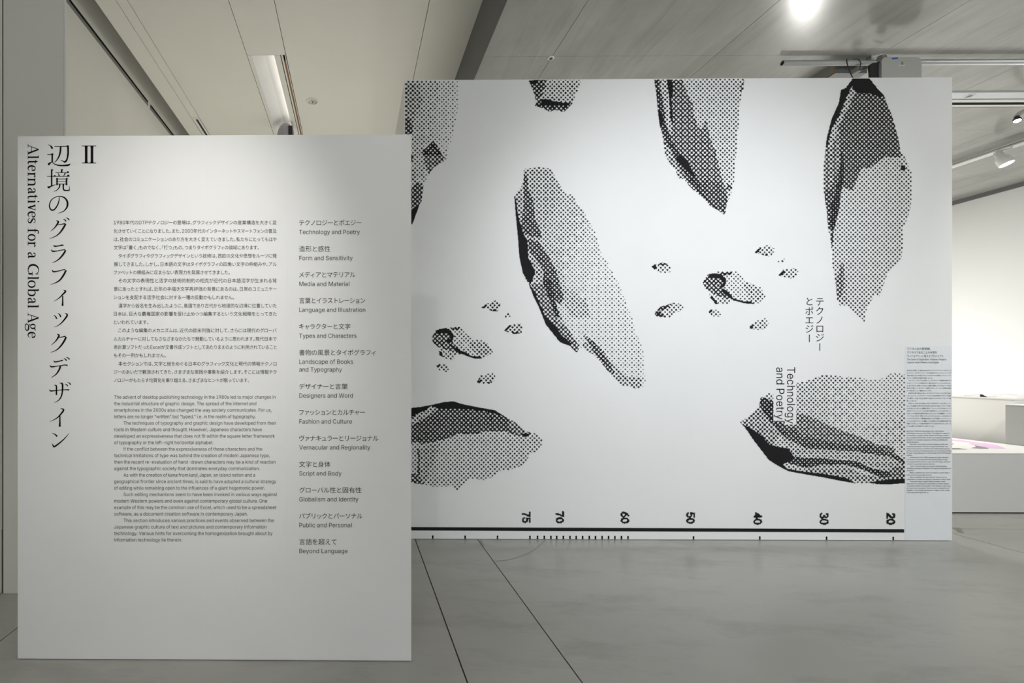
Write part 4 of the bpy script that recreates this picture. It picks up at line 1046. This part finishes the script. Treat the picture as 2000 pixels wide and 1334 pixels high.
# white track with spotlights
zt = HC - 0.05; e = on_z(1860, 320, zt); xt = float(e[0])
tr = empty('light_track', (xt, 7.0, zt)); tag(tr, 'white light track running away under concrete ceiling at far right', 'ceiling track')
B().box(xt, xt + 0.12, 2.5, 15.5, zt - 0.035, zt).done('rail', M['white'], tr)
B().box(xt - 0.006, xt, 2.5, 15.5, zt - 0.018, zt - 0.010).done('groove', M['gprint'], tr)
for yy in (5.0, 8.5, 12.0): B().box(xt + 0.02, xt + 0.05, yy, yy + 0.04, zt, HC).done('hanger', M['white'], tr)
def spotlamp(c, axis, L, r, label, mbody, yoke=True, top=None):
    c = Vector(c); ax = Vector(axis).normalized()
    s_ = empty('spotlight', tuple(c)); tag(s_, label, 'spotlight')
    B().lathe([(r * .42, -L), (r * .55, -L * .93), (r * .62, -L * .6), (r * .95, -L * .42), (r, 0), (r * .93, 0.002), (r * .9, -0.02)], c, ax, 32).done('housing', mbody, s_, smooth=True)
    B().lathe([(r * .9, -0.012), (r * .88, -0.006)], c, ax, 32).done('lens', M['lamp'], s_)
    if top is not None:
        k = c - ax * L * .8
        B().tube([tuple(k + Vector((-r * .6, 0, -.03))), tuple(k + Vector((-r * .6, 0, .05))), tuple(Vector(top) + Vector((-.01, 0, -.02))), tuple(top)], 0.010).done('yoke', M['white'], s_)
        B().tube([tuple(k + Vector((r * .6, 0, -.03))), tuple(k + Vector((r * .6, 0, .05))), tuple(Vector(top) + Vector((.01, 0, -.02))), tuple(top)], 0.010).done('yoke', M['white'], s_)
    return s_
c = on_z(1966.5, 320.5, zt - 0.30)
spotlamp(c, (0.16, -0.36, -0.92), 0.22, 0.078, 'white round spotlight, lit, hanging from the white track', M['white'], top=(xt + 0.035, float(c[1]) + 0.05, zt - 0.036))
c = on_z(1987, 236.5, HC - 0.32)
s2 = spotlamp(c, (-0.35, -0.35, -0.87), 0.075, 0.034, 'small black cylinder spotlight, lit, with a grey arm at right edge', M['black'])
k = Vector(c) - Vector((-0.35, -0.35, -0.87)).normalized() * 0.07
B().tube([tuple(k), tuple(k + Vector((.06, .02, .05))), tuple(k + Vector((.2, .03, .12))), (k.x + .2, k.y + .03, HC)], 0.026, 12).done('arm', M['lgrey'], s2)

# ------------------------------------------------------------------ platform, plinths and books at right
Yq = 1.35 * 955.2 / 283; zq = 1.35 - 166 * Yq / 955.2
pf = empty('low_platform', (5.9, Yq, 0)); tag(pf, 'low white display platform right of the mural with pink and grey print on top', 'platform')
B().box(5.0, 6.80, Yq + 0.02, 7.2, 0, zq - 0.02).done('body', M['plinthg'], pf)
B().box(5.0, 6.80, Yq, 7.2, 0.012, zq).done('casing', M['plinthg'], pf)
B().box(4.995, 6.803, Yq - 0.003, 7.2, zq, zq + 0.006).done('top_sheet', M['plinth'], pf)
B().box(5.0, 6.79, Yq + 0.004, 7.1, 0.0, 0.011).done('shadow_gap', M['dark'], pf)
def dec(pts, m_, nm, h=0.0068):
    W = [on_z(1850 + x / 13.333, 830 + y / 13.333, zq + h) for x, y in pts]
    V = [(min(v[0], 6.78), v[1], v[2]) for v in W]
    B().poly(V).done(nm, M[m_], pf)
dec([(60,375),(140,378),(400,390),(660,440),(1000,480),(1250,510),(1400,560),(1540,620),(1340,615),(1090,600),(900,560),(700,525),(560,490),(640,470),(400,440),(140,412),(60,410)], 'pink', 'printed_shape')
dec([(700,528),(900,565),(1050,595),(1090,620),(880,620),(620,600),(760,570)], 'gprint', 'printed_shape', 0.0072)
dec([(60,600),(310,600),(380,615),(540,632),(400,637),(60,635)], 'gprint', 'printed_shape', 0.0072)
dec([(60,480),(140,480),(185,490),(140,503),(60,503)], 'red', 'printed_shape', 0.0072)
# tall white bench behind, with papers
bn = empty('tall_bench', (7.8, 5.2, 0)); tag(bn, 'tall cream-white bench standing behind the platform, papers on top', 'bench')
B().box(7.0, 8.4, 5.18, 8.4, 0, 1.021).done('body', M['plinth'], bn)
B().box(6.993, 8.41, 5.172, 8.41, 1.021, 1.034).done('top', M['paper'], bn)
gp = empty('shaded_plinth', (7.4, 4.2, 0)); tag(gp, 'squat plinth with side shade painted in as grey, in front of the tall bench', 'plinth')
B().box(6.81, 8.2, 3.3, 5.105, 0, 0.972).done('body', M['plinthshade'], gp)
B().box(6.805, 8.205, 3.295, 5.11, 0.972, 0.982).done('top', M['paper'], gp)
def booklet(x0, y0, w_, d_, h, label, dark=False):
    s_ = empty('booklet', (x0 + w_ / 2, y0 + d_ / 2, 1.0345)); tag(s_, label, 'booklet', None)
    P = [(x0, y0), (x0 + w_ * .5, y0), (x0 + w_, y0)]
    b = B(); b.prism([(x0, y0, 1.0345), (x0 + w_ * .5, y0, 1.0345), (x0 + w_, y0, 1.0345), (x0 + w_, y0, 1.0345 + h * .6), (x0 + w_ * .75, y0, 1.0345 + h), (x0 + w_ * .5, y0, 1.0345 + h * .45), (x0 + w_ * .25, y0, 1.0345 + h), (x0, y0, 1.0345 + h * .6)], (0, d_, 0))
    b.done('pages', M['paper'], s_)
    if dark: B().prism([(x0 - 0.006, y0, 1.0345), (x0 - 0.006, y0 + d_ * .45, 1.0345), (x0 - 0.006, y0 + d_ * .45, 1.0345 + h * 1.6), (x0 - 0.006, y0 + d_ * .3, 1.0345 + h * 1.5)], (0.005, 0, 0)).done('cover', M['black'], s_)
booklet(7.05, 5.20, 0.5, 0.16, 0.014, 'open white booklet at the near end of tall bench')
booklet(7.02, 5.41, 0.42, 0.13, 0.018, 'booklet with a black cover edge on the tall bench', True)
booklet(7.02, 5.62, 0.6, 0.5, 0.022, 'open white booklet farthest back on tall bench')

# ------------------------------------------------------------------ small marks on the floor
def patch(pts, name='floor_stain', label='faint brown patch beside a floor joint'):
    W = [on_z(x, y, 0.0006) for x, y in pts]
    o = B().poly([tuple(v) for v in W]).done('stain', M['smudge'], fl); return o
patch([(812.5, 1054.5), (817, 1054.5), (818, 1058), (814, 1057)])
patch([(936, 1055), (941, 1056), (946, 1064), (943, 1066)])
patch([(1860, 1030), (1876, 1031), (1883, 1041), (1874, 1041.5)])
crack = [(1063, 1056), (1057, 1062), (1050, 1068), (1043, 1074), (1036, 1078), (1030, 1082), (1020, 1085), (1010, 1089), (1000, 1092), (985, 1094.6), (968, 1095.5)]
bt = Brush(); bt.stroke([(x, y, 0.9) for x, y in crack])
P = np.vstack(bt.V); mesh_np('crack', on_z(P[:, 0], P[:, 1], 0.0006), bt.F, M['gprint'], fl)
